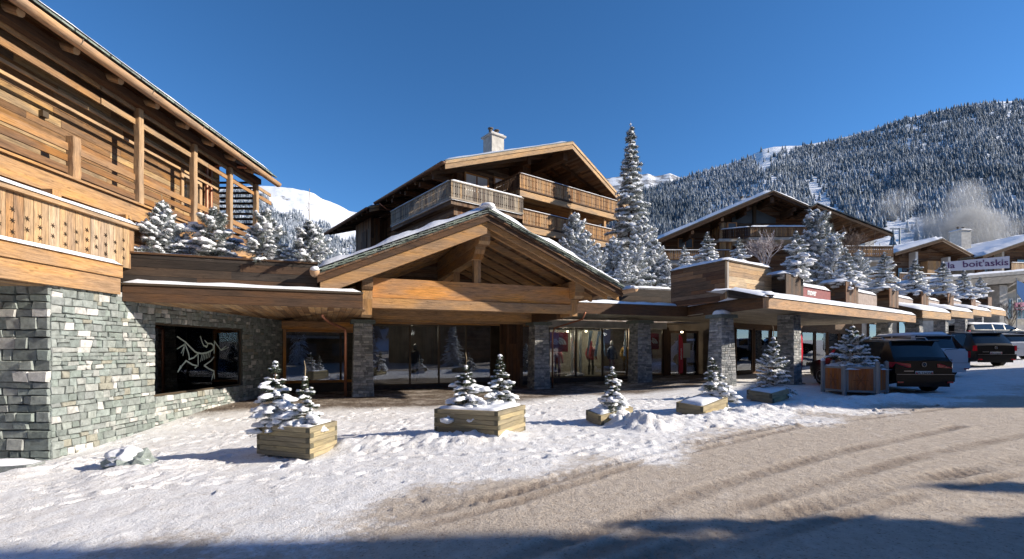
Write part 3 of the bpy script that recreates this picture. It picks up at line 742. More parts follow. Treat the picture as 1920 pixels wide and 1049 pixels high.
w = MB(); w.snow((XG-.06, 2.0, ZG+.42), (0, ye2-2.3, 0), (-1.2, 0, .42), .09, lump=.25); w.build('roof_snow', M['snow'], LC, smooth=True)
w = MB(); n = 10; b = 0
def gutter(mb, p0, p1, r, dn=V((0, 0, -1)), cap=True, seg=6):
    p0, p1 = V(p0), V(p1); d = (p1-p0); sd = d.cross(dn).normalized(); n = 10; m = seg; b = len(mb.v)
    for i in range(m+1):
        for j in range(n+1):
            a = math.pi*j/n; q = sd*math.cos(a)*r+dn*math.sin(a)*r; mb.v.append(tuple(p0+d*i/m+q))
    for i in range(m):
        for j in range(n):
            mb.f.append((b+i*(n+1)+j, b+(i+1)*(n+1)+j, b+(i+1)*(n+1)+j+1, b+i*(n+1)+j+1)); l0, l1 = d.length*i/m, d.length*(i+1)/m
            mb.uv.append([(l0, j*.04), (l1, j*.04), (l1, j*.04+.04), (l0, j*.04+.04)])
    for i in (0, m): mb.f.append(tuple(b+i*(n+1)+j for j in range(n+1))); mb.uv.append([(0, 0)]*(n+1))
gutter(w, (XG+.04, 2.0, ZG+.12), (XG+.04, ye2, ZG+.07), .13); gob = w.build('gutter', M['wgutter'], LC, smooth=True)
for i in range(8): 
    w = MB(); y = 4.2+i*2.0; w.tube([(XG+.04+.142*math.cos(a), y, ZG+.12-.142*math.sin(a)) for a in [k*math.pi/8 for k in range(9)]], .012, 5); w.build('gutter_strap', M['dark'], LC)
# shop window in the stone wall, with room behind
w = MB(); z0, z1 = .43, 2.25
w.box((XW-.12, hy0, z0), (.04, 0, 0), (0, .05, 0), (0, 0, z1-z0)); w.box((XW-.12, hy1-.05, z0), (.04, 0, 0), (0, .05, 0), (0, 0, z1-z0)); w.box((XW-.12, hy0+.05, z0), (.04, 0, 0), (0, hy1-hy0-.1, 0), (0, 0, .05)); w.box((XW-.12, hy0+.05, z1-.05), (.04, 0, 0), (0, hy1-hy0-.1, 0), (0, 0, .05))
w.build('window_frame', M['frame'], LC)
w = MB(); w.box((XW-.104, hy0+.05, z0+.05), (.012, 0, 0), (0, hy1-hy0-.1, 0), (0, 0, z1-z0-.1)); wg = w.build('shop_window', M['glass'], LC)
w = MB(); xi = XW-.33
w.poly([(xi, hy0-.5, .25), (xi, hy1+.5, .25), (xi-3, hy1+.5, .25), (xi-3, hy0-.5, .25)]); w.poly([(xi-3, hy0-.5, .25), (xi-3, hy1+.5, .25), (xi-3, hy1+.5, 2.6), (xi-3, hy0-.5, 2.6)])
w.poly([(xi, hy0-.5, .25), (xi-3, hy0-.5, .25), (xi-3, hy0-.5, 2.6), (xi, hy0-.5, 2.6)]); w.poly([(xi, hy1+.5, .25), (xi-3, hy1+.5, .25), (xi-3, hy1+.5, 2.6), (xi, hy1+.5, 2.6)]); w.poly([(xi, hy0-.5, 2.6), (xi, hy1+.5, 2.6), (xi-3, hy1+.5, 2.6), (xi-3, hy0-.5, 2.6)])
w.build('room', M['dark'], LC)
# winged skeleton emblem on the pane
def bird(px_, py_):
    fx_, fy_ = 280+px_/6.558, 595+py_/6.558; X = XW-.085; d = X*F/(fx_-CX); return V((X, d, EZ+(HY-fy_)/F*d))
strokes = [([(345, 240), (440, 305), (500, 365), (560, 425), (590, 440)], 9, 13), ([(590, 440), (640, 448), (700, 440), (750, 420), (785, 395), (790, 350), (760, 325), (715, 325)], 14, 11),
           ([(715, 325), (680, 285)], 10, 5), ([(720, 325), (710, 360), (670, 352), (650, 310), (628, 235)], 12, 6), ([(690, 360), (705, 375)], 8, 8),
           ([(440, 330), (345, 390)], 10, 6), ([(440, 330), (395, 440)], 9, 5), ([(435, 340), (412, 475)], 9, 5), ([(440, 335), (480, 440), (495, 520)], 12, 9), ([(485, 520), (545, 500), (600, 450)], 12, 8),
           ([(600, 455), (600, 540), (600, 590), (560, 628)], 10, 10), ([(600, 600), (530, 585), (450, 535)], 11, 11), ([(450, 540), (390, 610)], 13, 8), ([(390, 605), (350, 675)], 22, 6),
           ([(795, 490), (755, 540), (675, 595)], 8, 11), ([(675, 595), (730, 635), (795, 665)], 14, 11), ([(795, 665), (765, 775)], 10, 5), ([(795, 665), (800, 760)], 10, 5),
           ([(795, 445), (800, 370), (800, 295)], 9, 9), ([(800, 295), (840, 350), (880, 408)], 11, 8), ([(880, 405), (945, 355)], 8, 5), ([(885, 408), (975, 372)], 7, 4)]
for k in range(6): strokes.append(([(650+k*20, 450-k*4), (630+k*22, 545-k*10)], 6, 4))
w = MB()
for pts, r0, r1 in strokes:
    P = [bird(*p) for p in pts]; n = len(P)
    for i in range(n-1):
        ra = (r0+(r1-r0)*i/(n-1))*.0017; rb = (r0+(r1-r0)*(i+1)/(n-1))*.0017
        d = (P[i+1]-P[i]); s_ = d.cross(V((1, 0, 0))).normalized()
        w.prism([P[i]-s_*ra-d*.03, P[i+1]-s_*rb+d*.03, P[i+1]+s_*rb+d*.03, P[i]+s_*ra-d*.03], (.003+.0005*(i % 2), 0, 0))
w.build('window_emblem', plain('emblem_grey_green', (.42, .50, .44), .8), wg)
# the goods in that window
def blobthing(name, label, cat, mat, c, ax, ay, az, amp=.3, group=None, parent=None):
    w = MB(); w.blob(c, ax, ay, az, amp, rnd.random()*50, 3); o = w.build(name, mat, parent, smooth=True); tag(o, label, cat, group); return o
def sleeping(name, label, cat, c, col_, r, h):
    w = MB(); w.lathe(c, [(r*.5, 0), (r*.95, .06), (r, h*.3), (r*.96, h*.6), (r*.8, h*.86), (r*.35, h*.95), (0, h)], 14); return tag(w.build(name, plain(name+'_cloth', col_, .6), smooth=True), label, cat)
sleeping('backpack', 'teal blue rounded backpack standing behind the winged skeleton emblem', 'backpack', (XW-.75, L(388), .27), (.01, .12, .22), .28, .85)
w = MB(); c0 = V((XW-.7, L(307)+.1, .26))
for k in range(3): w.box(c0+V((-.02*k, .03*k, .0)), (.01, .02, .30), (0, .2, 0), (-.01, 0, .0))
tag(w.build('price_card', M['white']), 'white card propped at the near end of the stone wall shop window', 'card')
blobthing('folded_jacket', 'lime green folded jacket lying on the shop window floor', 'jacket', plain('lime_cloth', (.20, .42, .03), .7), (XW-.7, L(345), .3), (.12, 0, 0), (0, .32, 0), (0, 0, .07))
blobthing('shoe', 'grey shoe on the window floor right of the teal backpack', 'shoe', plain('grey_cloth', (.2, .2, .2), .7), (XW-.7, L(416), .3), (.09, 0, 0), (0, .2, 0), (0, 0, .1))
for k, (p_, q_) in enumerate(((332, 0), (423, 1))):
    y = L(p_); w = MB(); c0 = V((XW-1.2-.3*q_, y, .27))
    w.lathe(c0, [(.16, 0), (.16, .02), (.02, .04), (.02, .75), (.14, .8), (.19, 1.0), (.21, 1.3), (.22, 1.45), (.12, 1.55), (.05, 1.6)], 12)
    tag(w.build('jacket_stand', plain('navy_cloth', (.02, .03, .06) if q_ == 0 else (.03, .035, .045), .7), smooth=True), ('navy jacket on a stand at the near side of the skeleton emblem' if q_ == 0 else 'dark grey jacket on a stand at the far side of the skeleton emblem'), 'jacket')

# ------------------------------------------------------------ entrance frame of reference
A0 = V((-5.25, 17.0, 0)); U = V((.9326, .361, 0)).normalized(); Nn = V((U.y, -U.x, 0))
def P(s, l, z): return A0+U*s+Nn*l+Zu*z
# shop front behind the pillars
SF = empty('shop_building', P(3, -2.4, 0), 'long dark glazed shop front under the timber canopies behind the stone pillars', 'shop front')
def pane(parent, s0, s1, z0, z1, l=-2.4, fr=.05, mat='frame', org=P, name='window', fd=.07):
    w = MB(); a = org(s0, l, z0); du = (org(1, l, 0)-org(0, l, 0)); dn = (org(0, l+1, 0)-org(0, l, 0)); W_ = s1-s0; H_ = z1-z0
    w.box(a, du*fr, dn*fd, Zu*H_); w.box(a+du*(W_-fr), du*fr, dn*fd, Zu*H_); w.box(a+du*fr, du*(W_-2*fr), dn*fd, Zu*fr); w.box(a+du*fr+Zu*(H_-fr), du*(W_-2*fr), dn*fd, Zu*fr)
    o = w.build(name, M[mat], parent)
    w = MB(); w.box(a+du*fr+Zu*fr+dn*(fd*.3), du*(W_-2*fr), dn*.012, Zu*(H_-2*fr)); w.build('pane', M['glass'], o)
    return o
pane(SF, -2.70, .45, .30, 2.35, fr=.10, mat='orange', fd=.09)
for s0, s1 in ((.52, 2.03), (2.03, 3.24), (3.24, 4.42), (4.42, 5.55)): pane(SF, s0, s1, .14, 2.62, fr=.035)
pane(SF, 7.0, 8.2, .14, 2.62, fr=.04)
for s0, s1 in ((8.35, 9.75), (9.75, 11.2), (11.2, 12.6)): pane(SF, s0, s1, .28, 2.60, fr=.045)
for s0, s1 in ((12.7, 13.75), (13.75, 14.75)): pane(SF, s0, s1, .28, 2.60, fr=.06)
pane(SF, 15.1, 16.0, .12, 2.55, fr=.12, mat='brown'); pane(SF, 16.1, 17.0, .12, 2.55, fr=.12, mat='brown')
w = MB()
w.box(P(-2.75, -2.5, -.4), U*.0+Nn*.14, U*3.3, Zu*.69)
w.box(P(.5, -2.5, -.4), Nn*.14, U*7.75, Zu*.535); w.box(P(8.3, -2.5, -.4), Nn*.2, U*9, Zu*.67)
w.build('plinth', M['stonep'] if 0 else plain('dark_plinth', (.07, .06, .055), .8, noise_s=5), SF)
w = MB(); w.box(P(-2.75, -2.52, 2.36), Nn*.2, U*3.3, Zu*.3); w.box(P(.5, -2.52, 2.63), Nn*.22, U*7.75, Zu*.3); w.build('header_beam', M['orange'], SF)
w = MB(); w.box(P(8.3, -2.5, 2.61), Nn*.25, U*6.6, Zu*.32); w.build('plaster_lintel', M['conc'], SF)
w = MB(); w.box(P(5.95, -2.3, -.2), Nn*.9, U*.72, Zu*3.0); w.build('timber_pier', M['brownp'], SF)
w = MB()
w.box(P(.46, -2.42, 0), Nn*.1, U*.055, Zu*2.7); w.build('jamb', M['brown'], SF); w = MB(); w.box(P(14.76, -2.45, .2), Nn*.15, U*.33, Zu*2.5); w.box(P(16.0, -2.45, .1), Nn*.15, U*.1, Zu*2.5)
w.build('jamb', M['brown'], SF)
# room behind
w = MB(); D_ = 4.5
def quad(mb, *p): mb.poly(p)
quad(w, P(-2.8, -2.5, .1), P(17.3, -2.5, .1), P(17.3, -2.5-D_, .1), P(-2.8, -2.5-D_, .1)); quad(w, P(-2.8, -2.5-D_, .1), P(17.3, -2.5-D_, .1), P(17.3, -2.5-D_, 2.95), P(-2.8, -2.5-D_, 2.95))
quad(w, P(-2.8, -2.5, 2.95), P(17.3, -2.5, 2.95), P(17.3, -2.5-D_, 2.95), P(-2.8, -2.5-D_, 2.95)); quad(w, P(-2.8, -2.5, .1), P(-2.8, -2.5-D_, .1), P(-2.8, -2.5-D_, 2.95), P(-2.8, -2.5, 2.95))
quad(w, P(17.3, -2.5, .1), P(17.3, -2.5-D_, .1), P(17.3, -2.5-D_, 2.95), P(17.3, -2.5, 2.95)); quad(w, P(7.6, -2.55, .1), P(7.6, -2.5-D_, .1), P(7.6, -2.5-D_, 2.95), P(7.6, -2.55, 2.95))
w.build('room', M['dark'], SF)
w = MB(); w.box(P(8.4, -4.6, .2), Nn*.05, U*4.1, Zu*2.4); w.build('display_wall', plain('olive_wall', (.16, .15, .12), .9), SF)
lampm = plain('lit_spot', (1, .85, .6), .5, emit=(1, .82, .55), estr=9)
for s_, z_, l_ in ((10.5, 2.42, -2.7), (13.2, 2.42, -2.9), (15.55, 2.42, -1.9), (9.55, 2.40, -2.8)):
    w = MB(); w.lathe(P(s_, l_, z_), [(0, 0), (.05, .01), (.055, .07), (0, .08)], 10); tag(w.build('spot_lamp', lampm, smooth=True), {10.5: 'small lit ceiling spot above the red jacket in the glazed shop', 13.2: 'small lit ceiling spot in the window right of the third pillar', 15.55: 'lit lamp above the door beside the red banner', 9.55: 'small lit ceiling spot above the tall white boards'}[s_], 'lamp')
for s_, l_, pw in ((9.6, -3.2, 55), (12.0, -3.4, 55), (14.2, -3.2, 40), (2.5, -4.6, 22)):  # the last one is added fill behind the entrance, without a fixture
    pl = bpy.data.lights.new('shop_light', 'POINT'); pl.energy = pw; pl.color = (1, .84, .62); pl.shadow_soft_size = .1; po_ = bpy.data.objects.new('shop_light', pl); col.objects.link(po_); po_.location = P(s_, l_, 2.35)
pl = bpy.data.lights.new('shop_light', 'POINT'); pl.energy = 14; pl.color = (1, .84, .62); pl.shadow_soft_size = .1; po_ = bpy.data.objects.new('shop_light', pl); col.objects.link(po_); po_.location = (XW-1.6, L(360), 2.3)  # fill light added to brighten the stone wall window, no lamp built there
# red panels with mountain dome mark
def dome_panel(s, zc, w_, label, l=-2.62):
    e = empty('shop_sign', P(s, l, zc), label, 'sign', 'red square signs in the shop window')
    m_ = MB(); m_.box(P(s-w_/2, l-.04, zc-w_/2), Nn*.04, U*w_, Zu*w_); m_.build('panel', M['red'] if 0 else plain('sign_red', (.30, .015, .02), .6), e)
    k = w_/.95; c = V((.06, -.22))
    m_ = MB()
    for r0, r1 in ((.06, .155), (.18, .275), (.30, .40)):
        n = 10
        for i in range(n):
            a0, a1 = math.pi/2*i/n, math.pi/2*(i+1)/n; q = []
            for r, a in ((r0, a0), (r1, a0), (r1, a1), (r0, a1)): q.append(P(s+(c.x-.08+r*math.cos(a))*k, l+.004, zc+(-.12+r*math.sin(a)*.85)*k))
            m_.prism(q, Nn*.006)
    m_.build('dome_mark', M['white'], e)
    for i, t in enumerate(('THE', 'NORTH', 'FACE')):
        text_on(t, .125*k, P(s-.24*k, l+.006, zc+(.07-.095*i)*k), U, M['white'], e, .004, .002)
dome_panel(9.02, 1.93, .92, 'red square sign with a white dome mark at the left of the glazed shop')
dome_panel(14.3, 1.99, .80, 'red square sign with a white dome mark in the window left of the red banner')
def mannequin(s, l, z, label, top, leg, hat=None):
    e = empty('mannequin', P(s, l, z), label, 'mannequin', 'dressed mannequins in the shop window')
    c = P(s, l, z)
    w = MB(); w.lathe(c+Zu*.78, [(.15, 0), (.17, .06), (.155, .2), (.19, .42), (.2, .52), (.16, .6), (.07, .66), (.06, .7)], 12)
    for sg in (-1, 1): w.tube([c+U*.19*sg+Zu*1.32, c+U*.27*sg+Zu*1.05, c+U*.25*sg+Nn*.1+Zu*.8], .055, 7, .04)
    w.build('jacket', plain('jacket_cloth', top, .6), e, smooth=True)
    w = MB()
    for sg in (-1, 1): w.tube([c+U*.09*sg+Zu*.84, c+U*.1*sg+Nn*.03+Zu*.45, c+U*.1*sg+Zu*.04], .09, 8, .055)
    w.build('trousers', plain('trouser_cloth', leg, .7), e, smooth=True)
    w = MB(); w.blob(c+Zu*1.6, U*.085, Nn*.1, Zu*.13, 0, 1, 2); w.blob(c+Zu*1.58, U*.085, Nn*.1, Zu*-.13, 0, 1, 2); w.build('head', plain('mannequin_head', hat or (.3, .3, .3), .6), e, smooth=True)
mannequin(11.0, -3.1, .3, 'mannequin in a dark red jacket and black trousers in the middle of the glazed shop', (.22, .012, .02), (.02, .02, .02), (.28, .02, .03))
mannequin(9.3, -3.4, .12, 'mannequin in a dull red jacket under the left red sign', (.13, .012, .015), (.10, .01, .012))
mannequin(12.2, -3.1, .3, 'mannequin in a navy jacket just left of the third pillar', (.015, .03, .07), (.12, .01, .015))
mannequin(13.0, -3.1, .3, 'mannequin in a yellow jacket just right of the third pillar', (.30, .17, .03), (.16, .10, .03))
mannequin(13.6, -3.3, .3, 'mannequin in a grey blue jacket in the window behind the third pillar', (.06, .09, .14), (.02, .02, .025))
mannequin(14.4, -3.2, .3, 'mannequin in a maroon jacket below the right red sign', (.10, .012, .03), (.02, .03, .10))
mannequin(2.6, -4.4, .12, 'dim mannequin in a grey jacket behind the entrance doors', (.05, .05, .055), (.03, .03, .03))
w = MB()
for k, (s_, wd, z1) in enumerate(((9.78, .13, 2.35), (10.22, .15, 2.45))): w.box(P(s_, -2.9, .4), Nn*.02, U*wd, Zu*(z1-.4))
o = w.build('display_boards', plain('pale_panel', (.62, .64, .60), .6)); tag(o, 'pair of tall narrow white display boards beside the left red sign', 'display board')
w = MB(); w.box(P(9.98, -2.95, .45), Nn*.02, U*.16, Zu*1.5); tag(w.build('ski_board', plain('wood_ski', (.36, .15, .07), .5)), 'upright reddish wooden board between the two white display boards', 'board')
w = MB(); w.blob(P(10.0, -2.85, .33), U*.42, Nn*.14, Zu*.14, .4, 4, 3); tag(w.build('white_fleece', plain('fleece', (.6, .62, .66), .9), smooth=True), 'white fluffy heap at the foot of the tall white display boards', 'fleece')
for s0, s1, w0, w1 in ((10.55, 10.75, .10, .02), (10.98, 11.2, .04, .08), (11.55, 11.3, .12, .03), (12.66, 12.75, .09, .06)):
    w = MB(); z1_ = 2.5; 
    a, b = P(s1, -2.66, z1_-.02), P(s0, -2.66, 1.25)
    w.prism([a-U*w0, a+U*w0, b+U*w1, b-U*w1], Nn*.01)
    tag(w.build('pennant', plain('pale_blue_cloth', (.30, .42, .55), .6)), {10.55: 'pale blue hanging pennant nearest the white display boards', 10.98: 'pale blue hanging pennant above the red jacketed mannequin', 11.55: 'slanting pale blue pennant right of the red jacketed mannequin', 12.66: 'pale blue pennant at the right edge of the third pillar'}[s0], 'pennant', 'pale blue pennants in the shop window')
def banner(s, l, z, h, label, txt):
    e = empty('feather_banner', P(s, l, z), label, 'banner', 'red feather banners by the shops')
    w = MB(); pts = [P(s-.02, l, z+.2), P(s+.26, l, z+.25), P(s+.27, l, z+h*.78), P(s+.2, l, z+h*.93), P(s-.0, l, z+h)]; w.prism(pts, Nn*.012); w.build('cloth', plain('banner_red', (.55, .02, .04), .5), e)
    w = MB(); w.tube([P(s-.03, l, z), P(s-.03, l, z+h*.98)], .014, 6); w.build('pole', M['metal'], e)
    w = MB(); w.box(P(s-.16, l-.16, z-.01), U*.34, Nn*.3, Zu*.03); w.build('base', M['dark'], e)
    me = text_mesh(txt, .17, .003, .001); ux = Zu; m = frame_mat(P(s+.19, l+.016, z+h*.55), Zu, -U); me.transform(m); me.materials.clear(); me.materials.append(M['white']); link('lettering', me, e)
banner(15.35, -1.9, .15, 2.2, 'red feather banner beside the door left of the fourth pillar', 'salomon')
w = MB(); w.box(P(15.9, -2.28, 1.15), Nn*.02, U*.5, Zu*.75); tag(w.build('notice_board', plain('paper', (.4, .4, .38), .7)), 'pale notice sheet on the door left of the fourth pillar', 'notice')

# ------------------------------------------------------------ stone pillars
def pillar(c, h, wb, wt, label, ux=U, snowcap=False, cap=True):
    un = V((ux.y, -ux.x, 0)); e = empty('stone_pillar', c, label, 'pillar', 'tapered stone pillars of the arcade')
    w = MB()
    for a, b in ((ux, un), (un, -ux), (-ux, -un), (-un, ux)):
        def fn(u, v, o, a=a, b=b):
            t = (v-.35)/h; hw = (wb+(wt-wb)*t)/2; k = (u/wb-.5)*2
            return V(c)+a*(hw*k)+b*(hw+o*.6)+Zu*(v-.35)
        rubble(w, fn, wb, h+.35, None, (.11, .05), (.34, .12), (.004, .03), .006)
    w.build('stonework', M['stonep'], e)
    w = MB(); b = len(w.v); 
    q0, q1 = wb/2-.012, wt/2-.012
    B = [V(c)+ux*(sx*q0)+un*(sy*q0)-Zu*.35 for sx, sy in ((-1, -1), (1, -1), (1, 1), (-1, 1))]; T = [V(c)+ux*(sx*q1)+un*(sy*q1)+Zu*h for sx, sy in ((-1, -1), (1, -1), (1, 1), (-1, 1))]
    for i in range(4): w.poly([B[i], B[(i+1) % 4], T[(i+1) % 4], T[i]])
    w.poly(T); w.build('core', M['mortar'], e)
    if cap:
        w = MB(); q = wt/2+.12
        for k, (dz, e_) in enumerate(((.0, 0), (.065, .015))): w.box(V(c)-ux*(q-e_)-un*(q-e_)+Zu*(h+dz), ux*2*(q-e_), un*2*(q-e_), Zu*.06)
        w.build('cap_slab', M['slate'], e)
    if snowcap:
        w = MB(); w.blob(V(c)+Zu*(h+.12), ux*(wt*.5+.02), un*(wt*.5+.02), Zu*.2, .12, 3, 3); w.build('snow_cap', M['snow'], e, smooth=True)
pillar(P(0, 0, -.03), 2.52, .70, .58, 'grey stone pillar under the left end of the porch beam')
pillar(P(6.78, 0, 0), 2.55, .70, .58, 'grey stone pillar under the right side of the porch')
pillar(P(11.64, 0, .1), 2.62, .76, .62, 'grey stone pillar in front of the sports shop window between the porch and the snow-capped pillar')
pillar(V((7.75, 17.9, .32)), 2.42, .72, .56, 'grey stone pillar with a dome of snow on its cap at the canopy corner', U, True)
UC = V((.8137, .5812, 0)).normalized(); NC = V((UC.y, -UC.x, 0)); K0 = V((8.35, 15.9, 0))
def Q(s, l, z): return K0+UC*s+NC*l+Zu*z
pillar(V((11.05, 19.3, .2)), 2.75, .68, .60, 'dark shaded stone pillar just behind the snowy tree in the low box', UC, cap=False)

# ------------------------------------------------------------ left canopy and planter wall
CL = empty('canopy', V((XW, 10.8, 2.67)), 'dark timber canopy with a thin snow ledge joining the stone wall and the porch', 'canopy')
F0 = V((XW+.02, 10.78, 0)); s_end = (V((-3.9, 12.64, 0))-F0).dot(U)
w = MB()
w.box(F0+Zu*2.67-Nn*.12, U*s_end, Nn*.12, Zu*.19); w.box(F0+Zu*2.862-Nn*.12, U*s_end, Nn*.125, Zu*.17)
w.build('fascia', M['brown'], CL)
w = MB(); w.box(F0+Zu*3.035-Nn*.2-U*.0, U*s_end, Nn*.24, Zu*.05); w.build('fascia_cap', M['frame'], CL)
w = MB(); pts = [F0+Zu*2.68-Nn*.12, F0+U*s_end+Zu*2.68-Nn*.12, P(.7, -2.4, 2.68), P(-3.0, -2.4, 2.68), V((XW-.0, 18.3, 2.68))]
w.prism(pts, Zu*.05, ud=Nn); w.build('soffit', M['soffit'], CL)
w = MB(); pts = [F0+Zu*3.03-Nn*.1, F0+U*s_end+Zu*3.03-Nn*.1, P(-.5, -2.4, 3.03), P(-3.0, -2.4, 3.03)]; w.prism(pts, Zu*.03); w.build('deck', M['darkp'], CL)
w = MB(); w.snow(F0+Zu*3.088-Nn*.45, U*s_end, Nn*.47, .09, lump=.5); w.build('ledge_snow', M['snow'], CL, smooth=True)
G0 = V((-9.02, 11.05, 0)); g_len = 4.25
PW = empty('planter_wall', G0+Zu*3.06, 'long weathered dark plank planter above the left canopy holding four snowy firs', 'planter')
w = MB(); w.box(G0+Zu*3.06-Nn*.05, U*g_len, Nn*.05, Zu*.74); w.box(G0+Zu*3.06-Nn*1.1, U*.05, Nn*1.03, Zu*.74); w.box(G0+Zu*3.06-Nn*1.15, U*g_len, Nn*.05, Zu*.74)
w.build('plank_wall', M['darkp'], PW)
w = MB(); w.box(G0+Zu*3.805-Nn*.14-U*.03, U*(g_len+.03), Nn*.17, Zu*.045); w.build('coping', M['brown'], PW)
w = MB(); w.box(G0+Zu*3.6-Nn*1.05, U*g_len, Nn*1.0, Zu*.1); w.build('soil', M['bark'], PW)
w = MB(); w.snow(G0+Zu*3.78-Nn*1.1, U*g_len, Nn*1.08, .13, lump=.6); w.build('planter_snow', M['snow'], PW, smooth=True)

# ------------------------------------------------------------ gabled porch
PO = empty('entrance_porch', P(3.18, 3.2, 0), 'gabled timber entrance porch with a slate roof and snow along both verges', 'porch')
SL_, SR_, LV, LB = -1.42, 7.78, 4.5, -2.4; SM = (SL_+SR_)/2; ZE, ZA = 3.66, 5.68
SP = (ZA-ZE)/(SR_-SM)
def zr(s): return ZA-abs(s-SM)*SP
sdL = (P(SL_, 0, ZE)-P(SM, 0, ZA)); sdR = (P(SR_, 0, ZE)-P(SM, 0, ZA))
w = MB()
for sd_ in (sdL, sdR): w.box(P(SM, LB, ZA-.20), sd_, Nn*(LV-LB-.03), Zu*.05)
w.build('roof_boards', M['brownp'], PO)
w = MB()
for sd_ in (sdL, sdR):
    up_ = sd_.cross(Nn).normalized(); up_ = up_ if up_.z > 0 else -up_
    w.box(P(SM, LB, ZA-.145), sd_, Nn*(LV-LB-.06), up_*.05)
    n = 19; Ld = sd_.length; ux = sd_/Ld
    for i in range(n):
        l_ = LB
        for (la, lb) in ((LV-.5, LV+.03), (LV-1.1, LV-.5), (LV-1.8, LV-1.1)):
            c = P(SM, la, ZA-.085)+ux*(Ld*(i)/n-.02); tilt = up_*.045
            w.box(c+tilt*0, ux*(Ld/n*1.35)+up_*-.0+tilt*.6, Nn*(lb-la+rnd.uniform(-.03, .03)), up_*.028)
            c2 = c-up_*.045+ux*rnd.uniform(.02, .12)
            if la > LV-.6: w.box(c2, ux*(Ld/n*1.2)+tilt*.5, Nn*(lb-la+rnd.uniform(-.06, .0)), up_*.026)
w.build('roof_slates', M['slate'], PO)
w = MB()
for sd_ in (sdL, sdR):
    Ld = sd_.length; ux = sd_/Ld
    w.snow(P(SM, LB, ZA+.02)-ux*.02, sd_*1.0, Nn*(LV-LB-.05), .125, seg=.16, lump=.75)
w.blob(P(SM, LV-.2, ZA+.05), U*.24, Nn*.3, Zu*.12, .2, 6, 3)
w.build('roof_snow', M['snow'], PO, smooth=True)
# barge boards
w = MB()
w.box(P(SM, LV-.14, ZA-.36), sdL*1.0, Nn*.06, Zu*.21); w.box(P(SM, LV-.14, ZA-.36), sdR, Nn*.06, Zu*.19); o = w.build('barge_board', M['brown'], PO)
w = MB(); w.box(P(SM, LV-.30, ZA-.70), sdL*.985, Nn*.12, Zu*.36); w.build('barge_board', M['honey'], PO)
w = MB(); w.box(P(SM, LV-.32, ZA-.50), sdR*.985, Nn*.1, Zu*.17); w.build('barge_board', M['honey'], PO)
# rafters
for i in range(7):
    l_ = LV-.95-i*.98
    for sd_ in (sdL, sdR):
        w = MB(); w.box(P(SM, l_, ZA-.43), sd_*.97, Nn*.14, Zu*.21); w.build('rafter', M['honey'], PO)
# purlins with stepped, rounded ends
def purlin(s, zt, h, wd, l0, l1, name='purlin', corbel=True, mat='honey'):
    w = MB(); pts = [P(s, l1, zt-h), P(s, l0-.10, zt-h), P(s, l0-.02, zt-h+.08), P(s, l0, zt-h+.2), P(s, l0, zt), P(s, l1, zt)]
    w.prism([p-U*wd/2 for p in pts], U*wd, ud=Nn)
    if corbel: 
        z2 = zt-h; h2 = h*.75; l2 = l0-.45
        pts = [P(s, l1, z2-h2), P(s, l2-.35, z2-h2), P(s, l2-.12, z2-h2*.6), P(s, l2, z2-h2*.25), P(s, l2, z2-.005), P(s, l1, z2-.005)]
        w.prism([p-U*(wd*.46) for p in pts], U*wd*.92, ud=Nn)
    w.build(name, M[mat], PO)
purlin(SM, 5.16, .44, .34, LV-.38, -1.6, 'ridge_beam')
purlin(-.12, 3.90, .62, .30, LV-.85, .8)
purlin(6.62, 3.86, .58, .34, LV-.85, .8)
w = MB()
pts = [P(-.12, 3.55, 3.25), P(-.12, 3.55, 3.02), P(-.12, 3.38, 2.58), P(-.12, 3.05, 2.52), P(-.12, 3.05, 3.25)]
w.prism([p-U*.14 for p in pts], U*.28, ud=Zu); w.build('bracket', M['honey'], PO)
w = MB(); w.box(P(6.48, 0.2, 2.72), U*.3, Nn*3.0, Zu*.52); w.build('bracket', M['honey'], PO)
w = MB(); w.box(P(6.34, .3, 2.66), U*.26, Nn*2.2, Zu*.3); w.build('bracket', M['brown'], PO)
w = MB(); w.box(P(-.0, 2.95, 3.10), U*6.5, Nn*.28, Zu*.57); w.build('tie_beam', M['orange'], PO)
w = MB(); w.box(P(-.0, 2.92, 2.80), U*6.5, Nn*.36, Zu*.285); w.build('tie_beam', M['honey'], PO)
w = MB(); w.box(P(-.4, -.16, 2.665), U*7.5, Nn*.3, Zu*.36); w.box(P(.3, -.9, 2.62), U*6.2, Nn*.3, Zu*.3); w.build('tie_beam', M['honey'], PO)
for s_, l_, ww in ((SM+.05, 2.98, .22), (SM+.05, .4, .24)):
    w = MB(); w.box(P(s_-ww/2, l_, 3.67 if l_ > 1 else 3.0), U*ww, Nn*.22, Zu*(4.75-(3.67 if l_ > 1 else 3.0))); w.build('king_post', M['honey'], PO)
w = MB(); w.box(P(SM-.12, 2.94, 4.55), U*.36, Nn*.3, Zu*.15); w.build('king_post', M['honey'], PO)
w = MB(); w.beam(P(SM, .5, 4.3), P(SM-.75, .5, 3.75), .16, .2, Nn); w.box(P(SM-.85, .42, 3.05), U*.2, Nn*.2, Zu*.9); w.build('brace', M['honey'], PO)
w = MB()
pts = [P(SL_+.5, -2.38, 2.95), P(SR_-.5, -2.38, 2.95), P(SR_-.5, -2.38, zr(SR_-.5)-.4), P(SM, -2.38, ZA-.3), P(SL_+.5, -2.38, zr(SL_+.5)-.4)]
w.prism(pts, Nn*.08, ud=U); w.build('gable_wall', M['brownp'], PO)
w = MB(); w.prism([P(.6, -2.3, 2.93), P(6.3, -2.3, 2.93), P(6.3, 2.9, 2.93), P(.6, 2.9, 2.93)], Zu*.04, ud=Nn) if 0 else None
